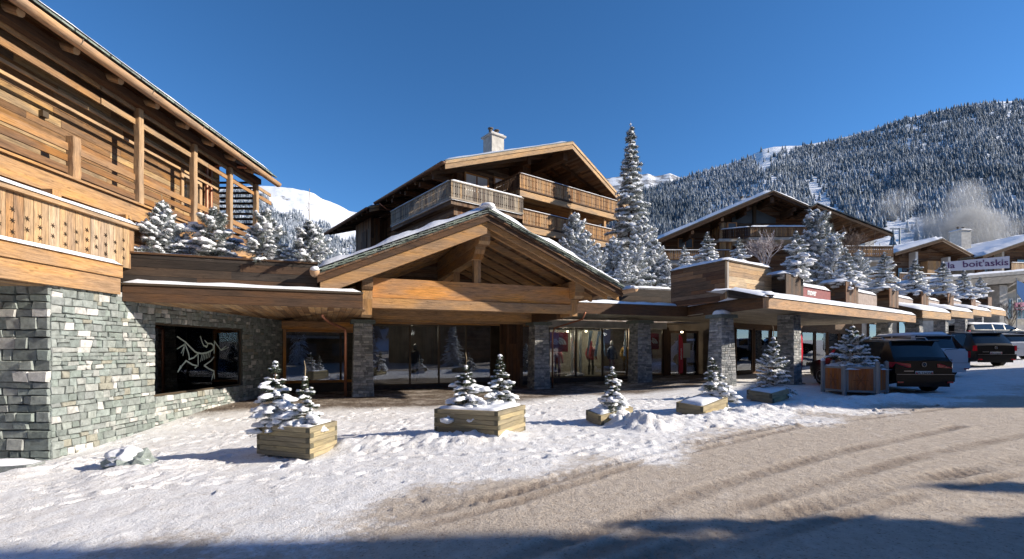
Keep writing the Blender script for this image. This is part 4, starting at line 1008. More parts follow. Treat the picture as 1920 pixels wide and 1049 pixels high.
# gutters with snow, downpipes
w = MB(); gl = SL_-.06; gutter(w, P(gl, LV+.12, ZE-.08), P(gl, -2, ZE-.05), .12); w.build('gutter', M['wgutter'], PO, smooth=True)
w = MB(); gutter(w, P(SR_+.06, LV+.5, ZE-.16), P(SR_+.06, -2, ZE-.10), .11); w.build('gutter', M['wgutter'], PO, smooth=True)
w = MB(); w.blob(P(gl, LV+.05, ZE-.06), U*.11, Nn*.16, Zu*.10, .2, 3, 2); w.snow(P(SR_-.05, LV+.5, ZE-.14)-Nn*1.2, Nn*1.22, U*.22, .12, lump=.3); w.blob(P(SR_+.06, LV+.42, ZE-.15), U*.10, Nn*.12, Zu*.10, .2, 8, 2); w.build('gutter_snow', M['snow'], PO, smooth=True)
w = MB(); w.tube([P(-1.3, 1.5, 2.9), P(-1.3, 1.5, 2.62), P(-1.1, 1.2, 2.45), P(-.62, .35, 2.3), P(-.58, .3, 2.15), P(-.58, .3, .0)], .05, 8); w.build('downpipe', M['copper'], PO, smooth=True)
w = MB(); w.tube([P(8.0, 1.6, 3.0), P(8.0, 1.4, 2.75), P(7.35, .3, 2.45), P(7.3, .2, 2.2), P(7.3, .2, .0)], .035, 8); w.build('downpipe', M['copper'], PO, smooth=True)
# a stone wall stub and dark infill behind porch sides above canopies
w = MB(); w.box(P(-3.2, -2.6, 3.05), U*3.0, Nn*.1, Zu*.9); w.build('side_wall', M['darkp'], PO)

# ------------------------------------------------------------ right canopy: three fascias A, B, C
CR = empty('canopy', Q(0, 0, 2.95), 'wide timber canopy with snow on its sloping roof between porch and parked cars', 'canopy')
KA0 = P(SR_-2.0, 1.35, 0); KA1 = V((7.45, 20.5, 0)); KA0 = KA1-U*((KA1-V((2.2, 18.6, 0))).dot(U)); KC = K0; KD = Q(15.0, 0, 0)
def fascia(mb, a, b, z, h, t=.1):
    d = (b-a).normalized(); n_ = V((d.y, -d.x, 0)); mb.box(V((a.x, a.y, z)), b-a, -n_*t, Zu*h)
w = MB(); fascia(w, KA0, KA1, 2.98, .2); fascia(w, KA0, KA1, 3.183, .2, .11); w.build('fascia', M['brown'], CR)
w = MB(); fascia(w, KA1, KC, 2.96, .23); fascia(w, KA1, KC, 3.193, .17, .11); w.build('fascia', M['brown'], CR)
w = MB(); fascia(w, KC+V((.0, .0, 0)), KD, 2.95, .34); w.build('fascia', M['pale'] if 0 else wood('sun_toned_fascia', [(.36, .22, .12), (.46, .29, .17), (.40, .25, .14)], lo=.6), CR)  # paler timber than fascias A and B: sunlight put into the colour
w = MB(); fascia(w, KA0, KA1, 3.385, .035, .3); fascia(w, KA1, KC, 3.365, .035, .3); fascia(w, KC, KD, 3.293, .03, .12); w.build('fascia_cap', M['frame'], CR)
soff = MB(); soff.prism([KA0+Zu*3.0-Nn*.1, KA1+Zu*3.0-Nn*.1, KC+Zu*3.0-NC*.12+U*.1, KD+Zu*3.0-NC*.1, KD-NC*6.3+Zu*3.0, P(18, -2.4, 3.0), P(7.7, -2.4, 3.0)], Zu*.03, ud=UC)
soff.build('soffit', wood('smooth_soffit', [(.36, .30, .22), (.40, .33, .24), (.33, .27, .20)], plank=.3, lo=.8, bs=.2), CR)
w = MB(); w.prism([KA0+Zu*3.36-Nn*.2, KA1+Zu*3.36-Nn*.2, KC+Zu*3.36-NC*.3, P(17, -1.5, 3.36), P(7.7, -2.4, 3.36)], Zu*.02); w.build('deck', M['darkp'], CR)
w = MB(); w.snow(V((KA0.x, KA0.y, 3.42))-Nn*.45, KA1-KA0, Nn*.47, .11, lump=.5)
dB = KC-KA1; nB = V((dB.y, -dB.x, 0)).normalized(); w.snow(V((KA1.x, KA1.y, 3.40))-nB*.5, dB, nB*.52, .13, lump=.4)
w.snow(Q(-.05, .04, 3.33), UC*15.05, -NC*1.35+Zu*.38, .10, lump=.3, seg=.2); w.snow(Q(-.1, -1.3, 3.69), UC*15, -NC*.8, .09); w.build('roof_snow', M['snow'], CR, smooth=True)
w = MB(); w.prism([Q(0, 0, 3.3), Q(0, -1.32, 3.68), Q(0, -1.32, 3.4), Q(0, -.2, 3.3)], UC*15); w.build('roof_slope', M['darkp'], CR)
# upper plank wall, its corner at px 1362
UW = empty('parapet_wall', Q(0, -1.5, 3.4), 'tall plank parapet wall with a snow-covered coping above the right canopy', 'parapet wall')
W0 = V((8.0, 18.0, 0)); W1 = W0-U*3.35*1.0; W2 = W0+UC*3.3
W1 = V((at(1258, 600, 20.6).x, 20.6, 0))
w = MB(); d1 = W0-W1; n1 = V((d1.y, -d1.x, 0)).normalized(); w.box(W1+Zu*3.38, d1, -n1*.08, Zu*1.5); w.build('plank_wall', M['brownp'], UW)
w = MB(); d2 = W2-W0; n2 = V((d2.y, -d2.x, 0)).normalized(); w.box(W0+Zu*3.38, d2, -n2*.08, Zu*1.50); w.build('plank_wall', wood('sun_toned_planks', [(.36, .24, .14), (.46, .33, .20), (.41, .27, .15), (.50, .38, .25)], plank=.19, lo=.55), UW)  # lighter planks on this side, the sun's brightness painted into the colour
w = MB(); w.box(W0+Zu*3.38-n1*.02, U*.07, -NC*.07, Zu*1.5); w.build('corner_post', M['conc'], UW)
w = MB(); w.box(W1+Zu*4.885-n1*.3, d1, n1*.36, Zu*.05); w.box(W0+Zu*4.885-n2*.3, d2, n2*.36, Zu*.05); w.build('coping', M['frame'], UW)
w = MB(); w.snow(W1+Zu*4.93-n1*.5, d1, n1*.58, .12, lump=.25); w.snow(W0+Zu*4.93-n2*.5, d2, n2*.58, .12, lump=.25); w.build('coping_snow', M['snow'], UW, smooth=True)
# dark planter wall between porch and parapet wall
DP = empty('planter_wall', P(9.2, 0, 3.4), 'dark plank planter wall with snowy bushes between the porch and the tall parapet wall', 'planter')
a = V((at(1120, 560, 20.5).x, 20.5, 0)); b = V((at(1268, 560, 21.9).x, 21.9, 0)); d_ = b-a; n_ = V((d_.y, -d_.x, 0)).normalized()
w = MB(); w.box(a+Zu*3.38, d_, -n_*.06, Zu*.92); w.build('plank_wall', M['darkp'], DP); w = MB(); w.snow(a+Zu*4.26-n_*1.2, d_, n_*1.2, .14, lump=.5); w.build('planter_snow', M['snow'], DP, smooth=True)
w = MB(); w.box(a+Zu*3.9-n_*1.2, d_, n_*1.12, Zu*.34); w.build('soil', M['bark'], DP)

# ------------------------------------------------------------ parapet planters and panels of the arcade roof
ptsz = [(1470, 1493, 1518, 515, 19.6, 'first'), (1556, 1600, 1612, 529, 23.2, 'second'), (1640, 1678, 1690, 541, 27.0, 'third'), (1712, 1736, 1746, 547, 31.0, 'fourth'), (1768, 1784, 1791, 550, 34.8, 'fifth'), (1814, 1826, 1832, 554, 38.5, 'sixth'), (1848, 1857, 1862, 557, 42.0, 'seventh')]
planter_tops = []
UD = V((.80, .60, 0)).normalized(); ND = V((UD.y, -UD.x, 0))
for k, (pl, pm, pr, yt, d, nm) in enumerate(ptsz):
    c = at(pm, yt, d); z1 = c.z; z0 = z1-(1.0+.035*k); wd = .60
    e = empty('roof_planter', V((c.x, c.y, z0)), nm+' plank planter from the left on the arcade parapet, holding a snowy fir', 'planter', 'plank planters along the arcade parapet')
    dp = 1.25; w = MB(); w.box(V((c.x, c.y, z0)), UD*wd, -ND*dp*.0+Zu*(z1-z0), -ND*.05); w.box(V((c.x, c.y, z0)), -ND*dp, UD*-.05, Zu*(z1-z0)); w.box(V((c.x, c.y, z0))+UD*wd, -ND*dp, UD*.05, Zu*(z1-z0))
    w.box(V((c.x, c.y, z0))-UD*.9, UD*.85, -ND*.0+Zu*(z1-z0-.06), -ND*.05-UD*.0); w.build('plank_box', M['brownp'] if k else M['darkp'], e)
    w = MB(); w.snow(V((c.x, c.y, z1-.02))-UD*.95, UD*(wd+1.0), -ND*dp, .13, lump=.4); w.build('planter_snow', M['snow'], e, smooth=True)
    planter_tops.append((V((c.x, c.y, z1-.15))-ND*.62-UD*.25, k))
    if k < 6:
        n_ = ptsz[k+1]; c2 = at(n_[0], n_[3]+4, (d+n_[4])/2+1.2); a = V((c.x, c.y, 0))+UD*(wd+.12)-ND*.35; b = V((c2.x, c2.y, 0))
        bb = a+UD*((b-a).dot(UD)*.98); zt = z1-.32
        e2 = empty('parapet_panel', V((a.x, a.y, zt-.6)), ['dark red parapet panel with white shop lettering', 'pale brown parapet panel right of the dark red one', 'third parapet panel from the left, pinkish grey boards', 'fourth parapet panel from the left between two plank planters', 'fifth parapet panel from the left between two plank planters', 'farthest parapet panel before the last plank planter'][k], 'panel', 'low snow-topped panels between the parapet planters')
        w = MB(); w.box(a+Zu*(zt-.75), bb-a, -ND*.05, Zu*.75); w.build('board', M['dred'] if k == 0 else plain('faded_board', (.30, .24, .21), .8, noise_s=6), e2)
        w = MB(); w.snow(a+Zu*zt+ND*.06, bb-a, -ND*.8+Zu*.25, .12, lump=.3); w.build('panel_snow', M['snow'], e2, smooth=True)
        if k == 0: text_on('mover', .40, a+UD*1.62+Zu*(zt-.34)+ND*.012, UD, M['white'], e2, .006, .008, .85)
# stepped canopy roofs further along
units = [(1729, 1783, 27, 29.2, 582, 'second'), (1783, 1825, 31, 33.2, 581.5, 'third'), (1824, 1859, 35.4, 37.8, 580, 'fourth'), (1857, 1886, 40.3, 43, 579, 'last')]
for px0, px1, d0, d1, yt, nm in units:
    a = at(px0, yt, d0); z1 = a.z; b = at(px1, yt, d1); b.z = z1; d_ = b-a; u_ = d_.normalized(); n_ = V((u_.y, -u_.x, 0))
    e = empty('stepped_canopy', a, nm+' stepped snow-topped canopy bay of the arcade, beyond the parked cars', 'canopy', 'stepped canopy bays of the arcade')
    w = MB(); w.box(a-Zu*.42, d_, -n_*.12, Zu*.42); w.box(a-Zu*.42+n_*0, -n_*4, u_*.1, Zu*.42); w.build('fascia', M['pale'], e)
    w = MB(); w.prism([a, a-n_*1.6+Zu*.5, a-n_*4.5+Zu*.5, a-n_*4.5-Zu*.4, a-Zu*.4+n_*-.12], d_, ud=u_); w.build('roof', M['frame'], e)
    w = MB(); w.snow(a+n_*.03+Zu*.02, d_, -n_*1.6+Zu*.5, .16, lump=.3); w.snow(a-n_*1.55+Zu*.5, d_, -n_*1.6, .1, lump=.3); w.build('roof_snow', M['snow'], e, smooth=True)
for px, d, wp, nm in ((1658, 25.5, 26, 'behind the nearest black car'), (1714, 28.5, 28, 'behind the white car'), (1764, 32, 23, 'left of the bright plaster bay'), (1802, 36, 20, 'fourth along behind the parked cars'), (1835, 40, 15, 'farthest of the arcade')):
    c = at(px, 655, d); z = gzf(c.x, c.y); pillar(V((c.x, c.y, z)), {25.5: 2.5, 28.5: 2.9, 32: 3.0, 36: 3.3, 40: 3.6}[d], wp*d/F*.8, wp*d/F*.72, 'dark stone arcade pillar '+nm, UC, cap=False)
# shop fronts of the right arcade
RF = empty('shop_building', Q(3, -4.8, 0), 'dark glazed shop front with timber frames under the right canopy behind the cars', 'shop front')
for i in range(10):
    s0 = 6.9+i*1.9; pane(RF, s0, s0+1.75, .35, 2.75, l=-6.1, fr=.09, mat='brown', org=Q)
w = MB(); w.box(Q(6.8, -6.2, -.5), UC*19.2, NC*.15, Zu*.84); w.box(Q(6.8, -6.2, 2.76), UC*9.8, NC*.15, Zu*.3); w.box(Q(16.6, -6.2, 2.76), UC*9.4, NC*.15, Zu*1.7); w.build('header_beam', M['brown'], RF)
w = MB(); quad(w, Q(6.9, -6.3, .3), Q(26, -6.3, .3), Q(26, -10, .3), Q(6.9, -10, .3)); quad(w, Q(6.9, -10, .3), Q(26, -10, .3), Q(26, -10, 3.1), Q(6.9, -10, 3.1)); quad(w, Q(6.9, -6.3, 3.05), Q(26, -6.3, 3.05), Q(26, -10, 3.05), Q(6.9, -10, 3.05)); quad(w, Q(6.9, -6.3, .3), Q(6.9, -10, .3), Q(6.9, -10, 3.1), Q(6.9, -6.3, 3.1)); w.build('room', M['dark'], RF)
w = MB(); w.box(Q(26.1, -6.1, -.2), UC*12, -NC*.1, Zu*5.6); w.build('plaster_wall', plain('pale_render', (.50, .49, .50), .9, noise_s=2), RF)
for i in range(3): pane(RF, 27+i*3.3, 28.9+i*3.3, 1.2+.25*i, 3.6+.25*i, l=-6.05, fr=.1, mat='brown', org=Q)
banner2 = empty('feather_banner', V((12.1, 20.0, .2)), 'glossy red feather banner right of the dark shaded pillar', 'banner', 'red feather banners by the shops')
c = at(1497, 655, 19.6); w = MB(); zb = gzf(c.x, c.y)
w.prism([c+UC*0+Zu*(zb+.25-c.z), c+UC*.22+Zu*(zb+.3-c.z), c+UC*.36+Zu*(zb+1.3-c.z), c+UC*.32+Zu*(zb+1.85-c.z), c+UC*.14+Zu*(zb+2.12-c.z), c+UC*0+Zu*(zb+2.15-c.z)], NC*.02); w.build('cloth', plain('glossy_red', (.55, .02, .04), .25), banner2)
w = MB(); w.tube([V((c.x, c.y, zb)), V((c.x, c.y, zb+2.2))], .018, 6); w.build('pole', M['metal'], banner2); w = MB(); w.box(V((c.x-.2, c.y-.15, zb)), (.4, 0, 0), (0, .3, 0), (0, 0, .03)); w.build('base', M['dark'], banner2)
# ------------------------------------------------------------ conifers
def conifer(H, Rb, seed, whorls, nb, nl=.05, droop=.35, rise=.35, snow=1.0, blob=.5, twigs=6, npt=9, bare=.0, z0=.06, lean=0, ssub=2, pexp=.85, nw=.24):
    """returns trunk, needle and snow builders, base at the origin"""
    r = random.Random(seed); T = MB(); T.tube([(0, 0, 0), (lean*.25*H, 0, H*.5), (lean*H, 0, H)], H*.018+.008, 6, .006)
    nv = []; S = MB()
    def cx(z): return lean*H*(max(0, z)/H)**1.5
    def needles(p, d, L_, k, ln):
        d = d.normalized(); a = d.cross(Zu); a = a.normalized() if a.length > .05 else V((1, 0, 0)); b = a.cross(d)
        for i in range(k):
            t = (i+r.random())/k; q = p+d*L_*t; an = r.uniform(0, 6.283); dv = (a*math.cos(an)+b*math.sin(an)*.8)
            tip = q+dv*ln*r.uniform(.7, 1.1)+d*ln*.75; s_ = d*ln*nw*.5+b*0
            nv.extend(((q-s_), (q+s_), tip))
    for i in range(whorls):
        f = i/max(1, whorls-1); z = H*(z0+(.94-z0-bare)*f+r.uniform(-.01, .01)); Lb = Rb*((1-f)**pexp)*r.uniform(.8, 1.12)+Rb*.07
        n = max(3, int(nb*(1-.45*f)+r.uniform(-.5, .5))); a0 = r.random()*6.28
        for j in range(n):
            a = a0+6.283*j/n+r.uniform(-.25, .25); L_ = Lb*r.uniform(.62, 1.06); dr = V((math.cos(a), math.sin(a), 0)); zj = z+H*r.uniform(-.5, .5)*.9/whorls; base = V((cx(zj), 0, zj))
            rz = (rise*(1 if f > .1 else .7)+f*.25)*r.uniform(.6, 1.45)+r.uniform(-.06, .1); dp = droop*(1.15-f*.6)*r.uniform(.6, 1.4); m = 5
            pts = [base+dr*L_*t+Zu*L_*(rz*t-dp*t*t) for t in [k/m for k in range(m+1)]]
            T.tube(pts[:5], .004+L_*.010, 3, .003)
            for k in range(m): needles(pts[k], pts[k+1]-pts[k], (pts[k+1]-pts[k]).length, max(2, int(npt*.6)), nl)
            for k in range(twigs):
                t = .18+.78*k/twigs; p = base+dr*L_*t+Zu*L_*(rz*t-dp*t*t)
                for sg in (-1, 1):
                    tl = L_*.42*(1-t*.72)*r.uniform(.8, 1.15); sd_ = V((-dr.y, dr.x, 0))*sg; td = (dr*.75+sd_*.75-Zu*(.12+.25*dp)).normalized()
                    needles(p, td, tl, npt, nl)
                    if snow > 0 and blob < .6 and r.random() < .75*snow:
                        S.blob(p+td*tl*.5+Zu*nl*.15, td*tl*.5, td.cross(Zu)*nl*.62, Zu*nl*.45, .35, r.random()*90, 1)
            if snow > 0:
                if blob >= .6:
                    k = 2 if L_ < .25*Rb+.08 else 3
                    for q in range(k):
                        t = .35+.55*q/max(1, k-1); p = base+dr*L_*t+Zu*(L_*(rz*t-dp*t*t)+nl*.25)
                        if r.random() < snow: S.blob(p, dr*L_*.27*blob*1.3, V((-dr.y, dr.x, 0))*L_*.24*blob*(1.15-t*.35)*1.2, Zu*L_*.13*blob*1.4, .45, r.random()*90, ssub)
                else:
                    for k in range(1, m+1):
                        if r.random() < snow*.9: 
                            p = pts[k]+Zu*nl*.22; S.blob(p-(pts[k]-pts[k-1])*.4, (pts[k]-pts[k-1])*.62, V((-dr.y, dr.x, 0))*nl*.9, Zu*nl*.62, .4, r.random()*90, 1)
    needles(V((cx(H*.9), 0, H*.86)), V((0, 0, 1)), H*.12, int(npt*1.5), nl*.7)
    if snow > 0:
        for k in range(2): S.blob((cx(H*(.93+.05*k)), 0, H*(.93+.05*k)), (min(.06, H*.022*(1+blob)), 0, 0), (0, min(.06, H*.022*(1+blob)), 0), (0, 0, min(.1, H*.035)), .3, k+seed, 2)
    Nm = MB(); Nm.v = [tuple(p) for p in nv]; Nm.f = [(i, i+1, i+2) for i in range(0, len(nv), 3)]; Nm.uv = [[(0, 0)]*3]*len(Nm.f)
    return T, Nm, S
def make_tree(name, label, cat, group, nm='needle', leader=0, **k):
    e = empty(name, (0, 0, 0), label, cat, group); T, Nm, S = conifer(**k)
    T.build('trunk', M['bark'], e); o = Nm.build('foliage', M[nm], e)
    if S.v: S.build('snow', M['snow'], e, smooth=True)
    if leader: 
        w = MB(); H = k['H']; x = k.get('lean', 0)*H; w.tube([(x, 0, H*.97), (x+.01, 0, H*.97+leader*.6), (x-.01, .01, H*.97+leader)], .011, 5, .006); 
        w.tube([(x, 0, H*.97+leader*.35), (x+.06, .02, H*.97+leader*.5)], .005, 4); w.build('leader', M['leader'], e)
    return e
def kids(o): return [c for c in bpy.data.objects if c.parent is o]
def dup(root, loc, rz=0, sc=1.0, label=None, group=None, szz=None):
    c = root.copy(); col.objects.link(c); c.location = loc; c.rotation_euler = (0, 0, rz); c.scale = (sc, sc, szz or sc)
    if label: c['label'] = label
    if group: c['group'] = group
    for k in kids(root):
        q = k.copy(); col.objects.link(q); q.parent = c
        for g in kids(k): h = g.copy(); col.objects.link(h); h.parent = q
    return c
def place(root, loc, rz=0, sc=1.0, szz=None): root.location = loc; root.rotation_euler = (0, 0, rz); root.scale = (sc, sc, szz or sc); return root
GB = 'small snowy firs planted in the wooden boxes'

# ---- timber boxes at the kerb: front-left corner, front corner, right corner in px, with measured size
def planter_box(fc, la, ra, L1, L2, H, n, label, tilt=(0, 0), group='interlocking timber planter boxes along the kerb', z_off=0):
    """fc: front corner on the ground; la, ra: plan angles of the two visible faces"""
    e = empty('planter_box', fc, label, 'planter', group)
    a = V((math.cos(la), math.sin(la), tilt[0])).normalized(); b = V((math.cos(ra), math.sin(ra), tilt[1])).normalized(); c = V(fc)+Zu*z_off
    t = .075; hp = H/n; w = MB(); en = MB(); nb_ = Zu
    na = V((a.y, -a.x, 0)); na = na if na.dot(b) > 0 else -na; nbb = V((b.y, -b.x, 0)); nbb = nbb if nbb.dot(a) > 0 else -nbb
    for k in range(n):
        z = Zu*hp*k; g = Zu*(hp-.006); ex = .012 if k % 2 == 0 else 0; ey = .012-ex; j = rnd.uniform(0, .004)
        # boards run past the corner on alternate courses
        o1 = 0 if k % 2 == 0 else t; o2 = t if k % 2 == 0 else 0
        w.box(c+z+a*o1-na*ex*0+nbb*0, a*(L1-2*o1), na*t, g); w.box(c+z+b*L2-na*t+a*o1, a*(L1-2*o1), na*t, g)
        w.box(c+z+b*o2, b*(L2-2*o2), nbb*t, g); w.box(c+z+a*L1-nbb*t+b*o2, b*(L2-2*o2), nbb*t, g)
        if k % 2 == 0:
            for q in (c+z, c+z+b*(L2)-na*t): en.box(q-a*.003+na*.003, na*(t-.006), -a*.003-a*.0, g*.98); en.box(q+a*L1+na*.003, na*(t-.006), a*.006, g*.98)
        else:
            for q in (c+z, c+z+a*L1-nbb*t): en.box(q-b*.004+nbb*.003, nbb*(t-.006), -b*.003, g*.98); en.box(q+b*L2+nbb*.003, nbb*(t-.006), b*.006, g*.98)
    w.build('boards', M['box'], e); en.build('joint_ends', M['boxend'], e)
    w = MB(); w.box(c+a*.1+b*.1-Zu*.12, a*(L1-.2), b*(L2-.2), Zu*.1); w.build('base', M['dark'], e)
    w = MB(); w.box(c+a*t+b*t+Zu*(H-.1), a*(L1-2*t), b*(L2-2*t), Zu*.03); w.build('soil', M['bark'], e)
    w = MB(); w.snow(c+a*.03+b*.03+Zu*(H-.06), a*(L1-.06), b*(L2-.06), .10, lump=.5, seg=.07); w.build('planter_snow', M['snow'], e, smooth=True)
    return e
pi = math.pi
b1 = gp(581, 864); b2 = gp(934, 829)
planter_box(b1+Zu*.02, pi-R(27), R(80), 1.30, .82, .50, 6, 'six-course timber box with two snowy firs, nearest the stone wall', (-.03, 0))
planter_box(b2+Zu*.03, pi-R(27), R(64), 1.36, 1.15, .50, 6, 'large six-course timber box with two snowy firs in front of the porch', (-.02, 0))
c3 = gp(1127, 800); c4 = gp(1319, 783); c5 = gp(1448, 757)
low = 'low timber boxes sunk in the snow along the kerb'
planter_box(c3, R(115), R(34), .55, .95, .22, 2, 'low timber box half buried in a snow heap, the leftmost of the low boxes', (.1, .12), low)
planter_box(c4, R(122), R(40), .75, 1.15, .24, 2, 'low timber box with a bent-topped fir beneath the snow-capped pillar', (.05, .12), low)
planter_box(c5, R(112), R(40), .85, 1.15, .27, 2, 'low timber box nearest the orange panelled planter', (.05, .06), low)
K1 = dict(whorls=9, nb=7, nl=.052, droop=.6, rise=.35, snow=.95, blob=1.02, twigs=7, npt=14)
tA = make_tree('fir_tree', 'left fir of the box nearest the stone wall, topped by a snowy knob', 'fir tree', GB, H=1.12, Rb=.43, seed=4, **K1)
place(tA, at(516, 800, 8.35), .4, 1)
tB = make_tree('fir_tree', 'right fir of the box nearest the stone wall, with a long bare leader', 'fir tree', GB, H=.85, Rb=.37, seed=9, leader=.30, **dict(K1, whorls=6))
place(tB, at(572, 800, 8.25), 1.4, 1)
tC = make_tree('fir_tree', 'left fir of the large box by the porch, with a thin brown leader', 'fir tree', GB, H=.92, Rb=.5, seed=14, leader=.28, **dict(K1, whorls=9, blob=.85))
place(tC, at(874, 776, 9.3), .2, 1)
tD = make_tree('fir_tree', 'right fir of the large box by the porch, with a snowy knob on top', 'fir tree', GB, H=1.12, Rb=.50, seed=21, **dict(K1, whorls=11, blob=.85, pexp=1.2))
place(tD, at(938, 772, 9.6), 2.2, 1)
tE = make_tree('fir_tree', 'squat fir draped in smooth snow in the box half buried in a heap', 'fir tree', GB, H=1.06, Rb=.46, seed=31, **dict(K1, whorls=8, blob=.95, droop=.95, rise=.3, pexp=.8, nl=.06))
place(tE, at(1148, 782, 10.35), 0, 1)
tF = make_tree('fir_tree', 'drooping fir with a bent top in front of the snow-capped pillar', 'fir tree', GB, H=1.25, Rb=.58, seed=33, **dict(K1, whorls=9, blob=.8, droop=.85, rise=.35, pexp=.75, lean=-.12, nl=.06))
place(tF, at(1345, 768, 11.9), 0, 1)
tG = make_tree('fir_tree', 'spiky fir with a long thin leader in the low box by the orange panelled planter', 'fir tree', GB, H=1.72, Rb=.72, seed=41, leader=.42, **dict(K1, whorls=12, blob=.5, nb=8, droop=.35, rise=.42, nl=.065, snow=1, twigs=6))
place(tG, at(1450, 742, 14.4), 0, 1)
# ---- hexagonal planter
hx = gp(1583, 742); hr = .844; hd = 15.6
HXp = empty('hexagonal_planter', (hx.x+.55, hx.y+.95, gzf(hx.x, hx.y)), 'orange timber panelled planter with grey metal posts in front of the black car', 'planter')
cc = V((hx.x+.666, hx.y+.518, gzf(hx.x, hx.y+1)-.03)); angs = [R(-142+60*k) for k in range(6)]
ps = [cc+V((math.cos(a), math.sin(a), 0))*hr for a in angs]
for k in range(6):
    w = MB(); w.cyl(ps[k]-Zu*.1, ps[k]+Zu*1.02, .065, .065, 12); w.cyl(ps[k]+Zu*1.02, ps[k]+Zu*1.05, .05, .02, 12); w.build('post', M['metal'], HXp, angle=40)
    a, b = ps[k], ps[(k+1) % 6]; d_ = (b-a).normalized(); n_ = V((d_.y, -d_.x, 0)); ln = (b-a).length-.13; a2 = a+d_*.065
    w = MB(); w.box(a2+Zu*.10-n_*.02, d_*ln, n_*.04, Zu*.06); w.box(a2+Zu*.82-n_*.02, d_*ln, n_*.04, Zu*.06); w.box(a2+Zu*.16-n_*.02, d_*.04, n_*.04, Zu*.66); w.box(a2+Zu*.16-n_*.02+d_*(ln-.04), d_*.04, n_*.04, Zu*.66); w.build('panel_frame', M['metal'], HXp)
    w = MB(); nB_ = 7
    for i in range(nB_): w.box(a2+d_*(.04+(ln-.08)*i/nB_)+Zu*.16-n_*.01, Zu*.66, d_*((ln-.08)/nB_-.004), n_*.02)
    w.build('panel', M['orange2'] if 'orange2' in M else M.setdefault('orange2', wood('orange_panel', [(.34, .10, .03), (.42, .14, .04), (.38, .12, .035)], lo=.7)), HXp)
    if k in (5, 0):
        w = MB(); cm = a2+d_*ln/2+Zu*.46+n_*.014
        for t in range(3): w.prism([cm+(d_*math.cos(t*pi/3)+Zu*math.sin(t*pi/3))*s*.2+(Zu*math.cos(t*pi/3)-d_*math.sin(t*pi/3))*q*.012 for s, q in ((-1, -1), (1, -1), (1, 1), (-1, 1))], n_*(.003+.001*t))
        w.build('star_motif', plain('dark_orange_carving', (.20, .065, .02), .7), HXp)
w = MB(); w.snow(cc-V((hr*.8, hr*.8, -.80)), V((hr*1.6, 0, 0)), V((0, hr*1.6, 0)), .13, lump=.5); w.build('planter_snow', M['snow'], HXp, smooth=True)
w = MB(); w.blob(ps[5]+Zu*1.05, (.07, 0, 0), (0, .07, 0), (0, 0, .08), .1, 2, 2); w.build('planter_snow', M['snow'], HXp, smooth=True)
tH = make_tree('fir_tree', 'snowy fir with a tall bare leader standing in the orange panelled planter', 'fir tree', GB, H=1.30, Rb=.85, seed=51, leader=.32, **dict(K1, whorls=9, blob=.5, nb=9, droop=.18, rise=.25, nl=.07, snow=1, pexp=.9, twigs=7))
place(tH, cc+V((-.05, 0, .80)), 0, 1)

# ---- four firs in the dark plank planter above the left canopy
GU = 'four snowy firs above the left canopy'
k2 = dict(whorls=13, nb=6, nl=.085, droop=.35, rise=.6, snow=.85, blob=.5, twigs=6, npt=12)
u1 = make_tree('fir_tree', 'snowy fir at the left end of the dark plank planter, next to the starred parapet', 'fir tree', GU, nm='needlef', H=1.25, Rb=.66, seed=61, leader=.22, **k2); place(u1, at(303, 487, 11.9), 0, 1.12)
u2 = make_tree('fir_tree', 'bushy snow-laden fir, second from the left in the dark plank planter', 'fir tree', GU, nm='needlef', H=1.20, Rb=.72, seed=62, **dict(k2, rise=.75, droop=.5, blob=.62)); place(u2, at(402, 492, 12.2), 1, 1.15)
u3 = make_tree('fir_tree', 'greener fir, third from the left in the dark plank planter', 'fir tree', GU, nm='needlef', H=1.22, Rb=.62, seed=63, **dict(k2, rise=.8, droop=.4, snow=.6)); place(u3, at(499, 496, 12.5), 2, 1.12)
u4 = make_tree('fir_tree', 'fir with a tall bare pole-like leader, at the right end of the dark plank planter', 'fir tree', GU, nm='needlef', H=1.05, Rb=.68, seed=64, leader=.85, **dict(k2, rise=.7, droop=.3, snow=.65)); place(u4, at(580, 500, 12.8), 3, 1.1)

# ---- tall spruce, neighbours and bushes right of the porch
sp = make_tree('spruce_tree', 'tall pointed snow-covered spruce rising above the porch roof', 'spruce tree', None, nm='needlef', H=11.6, Rb=2.05, seed=71, whorls=30, nb=9, nl=.20, droop=.55, rise=.12, snow=1, blob=.5, twigs=7, npt=9, z0=.05, pexp=.95)
del_ = at(1182, 540, 29); place(sp, (del_.x, del_.y, EZ+(655-545)/F*29), 0, 1, (545-220)/F*29/11.9)
st2 = make_tree('pine_tree', 'rounded frosted pine left of the tall spruce in front of the balconies', 'pine tree', None, nm='needlef', H=3.3, Rb=1.0, seed=72, whorls=15, nb=9, nl=.15, droop=.15, rise=.7, snow=.85, blob=.45, twigs=6, npt=9, pexp=.55)
place(st2, at(1077, 512, 26.5), 0, 1)
bushk = dict(whorls=11, nb=8, nl=.13, droop=.25, rise=.55, snow=.95, blob=.5, twigs=6, npt=9)
bA = make_tree('fir_tree', 'frosted young fir left of the foot of the tall spruce', 'fir tree', 'young firs round the foot of the tall spruce', nm='needlef', H=2.5, Rb=1.15, seed=73, **bushk)
GS = 'young firs round the foot of the tall spruce'
spots = [(1120, 528, 22.6, .75, 'lowest frosted young fir, closest to the right slope of the porch roof'), (1150, 535, 23.2, .98, 'frosted young fir in front of the trunk of the tall spruce, left side'), (1192, 540, 22.8, 1.05, 'frosted young fir just right of the foot of the tall spruce'), (1228, 540, 23.4, 1.0, 'frosted young fir behind the dark plank planter wall'), (1252, 545, 22.8, .62, 'smallest frosted young fir, at the tall parapet wall end of the dark planter wall'), (1205, 500, 26.5, 1.15, 'frosted fir farther back right of the tall spruce trunk'), (1172, 530, 21.9, .6, 'little frosted fir at the front of the dark planter wall')]
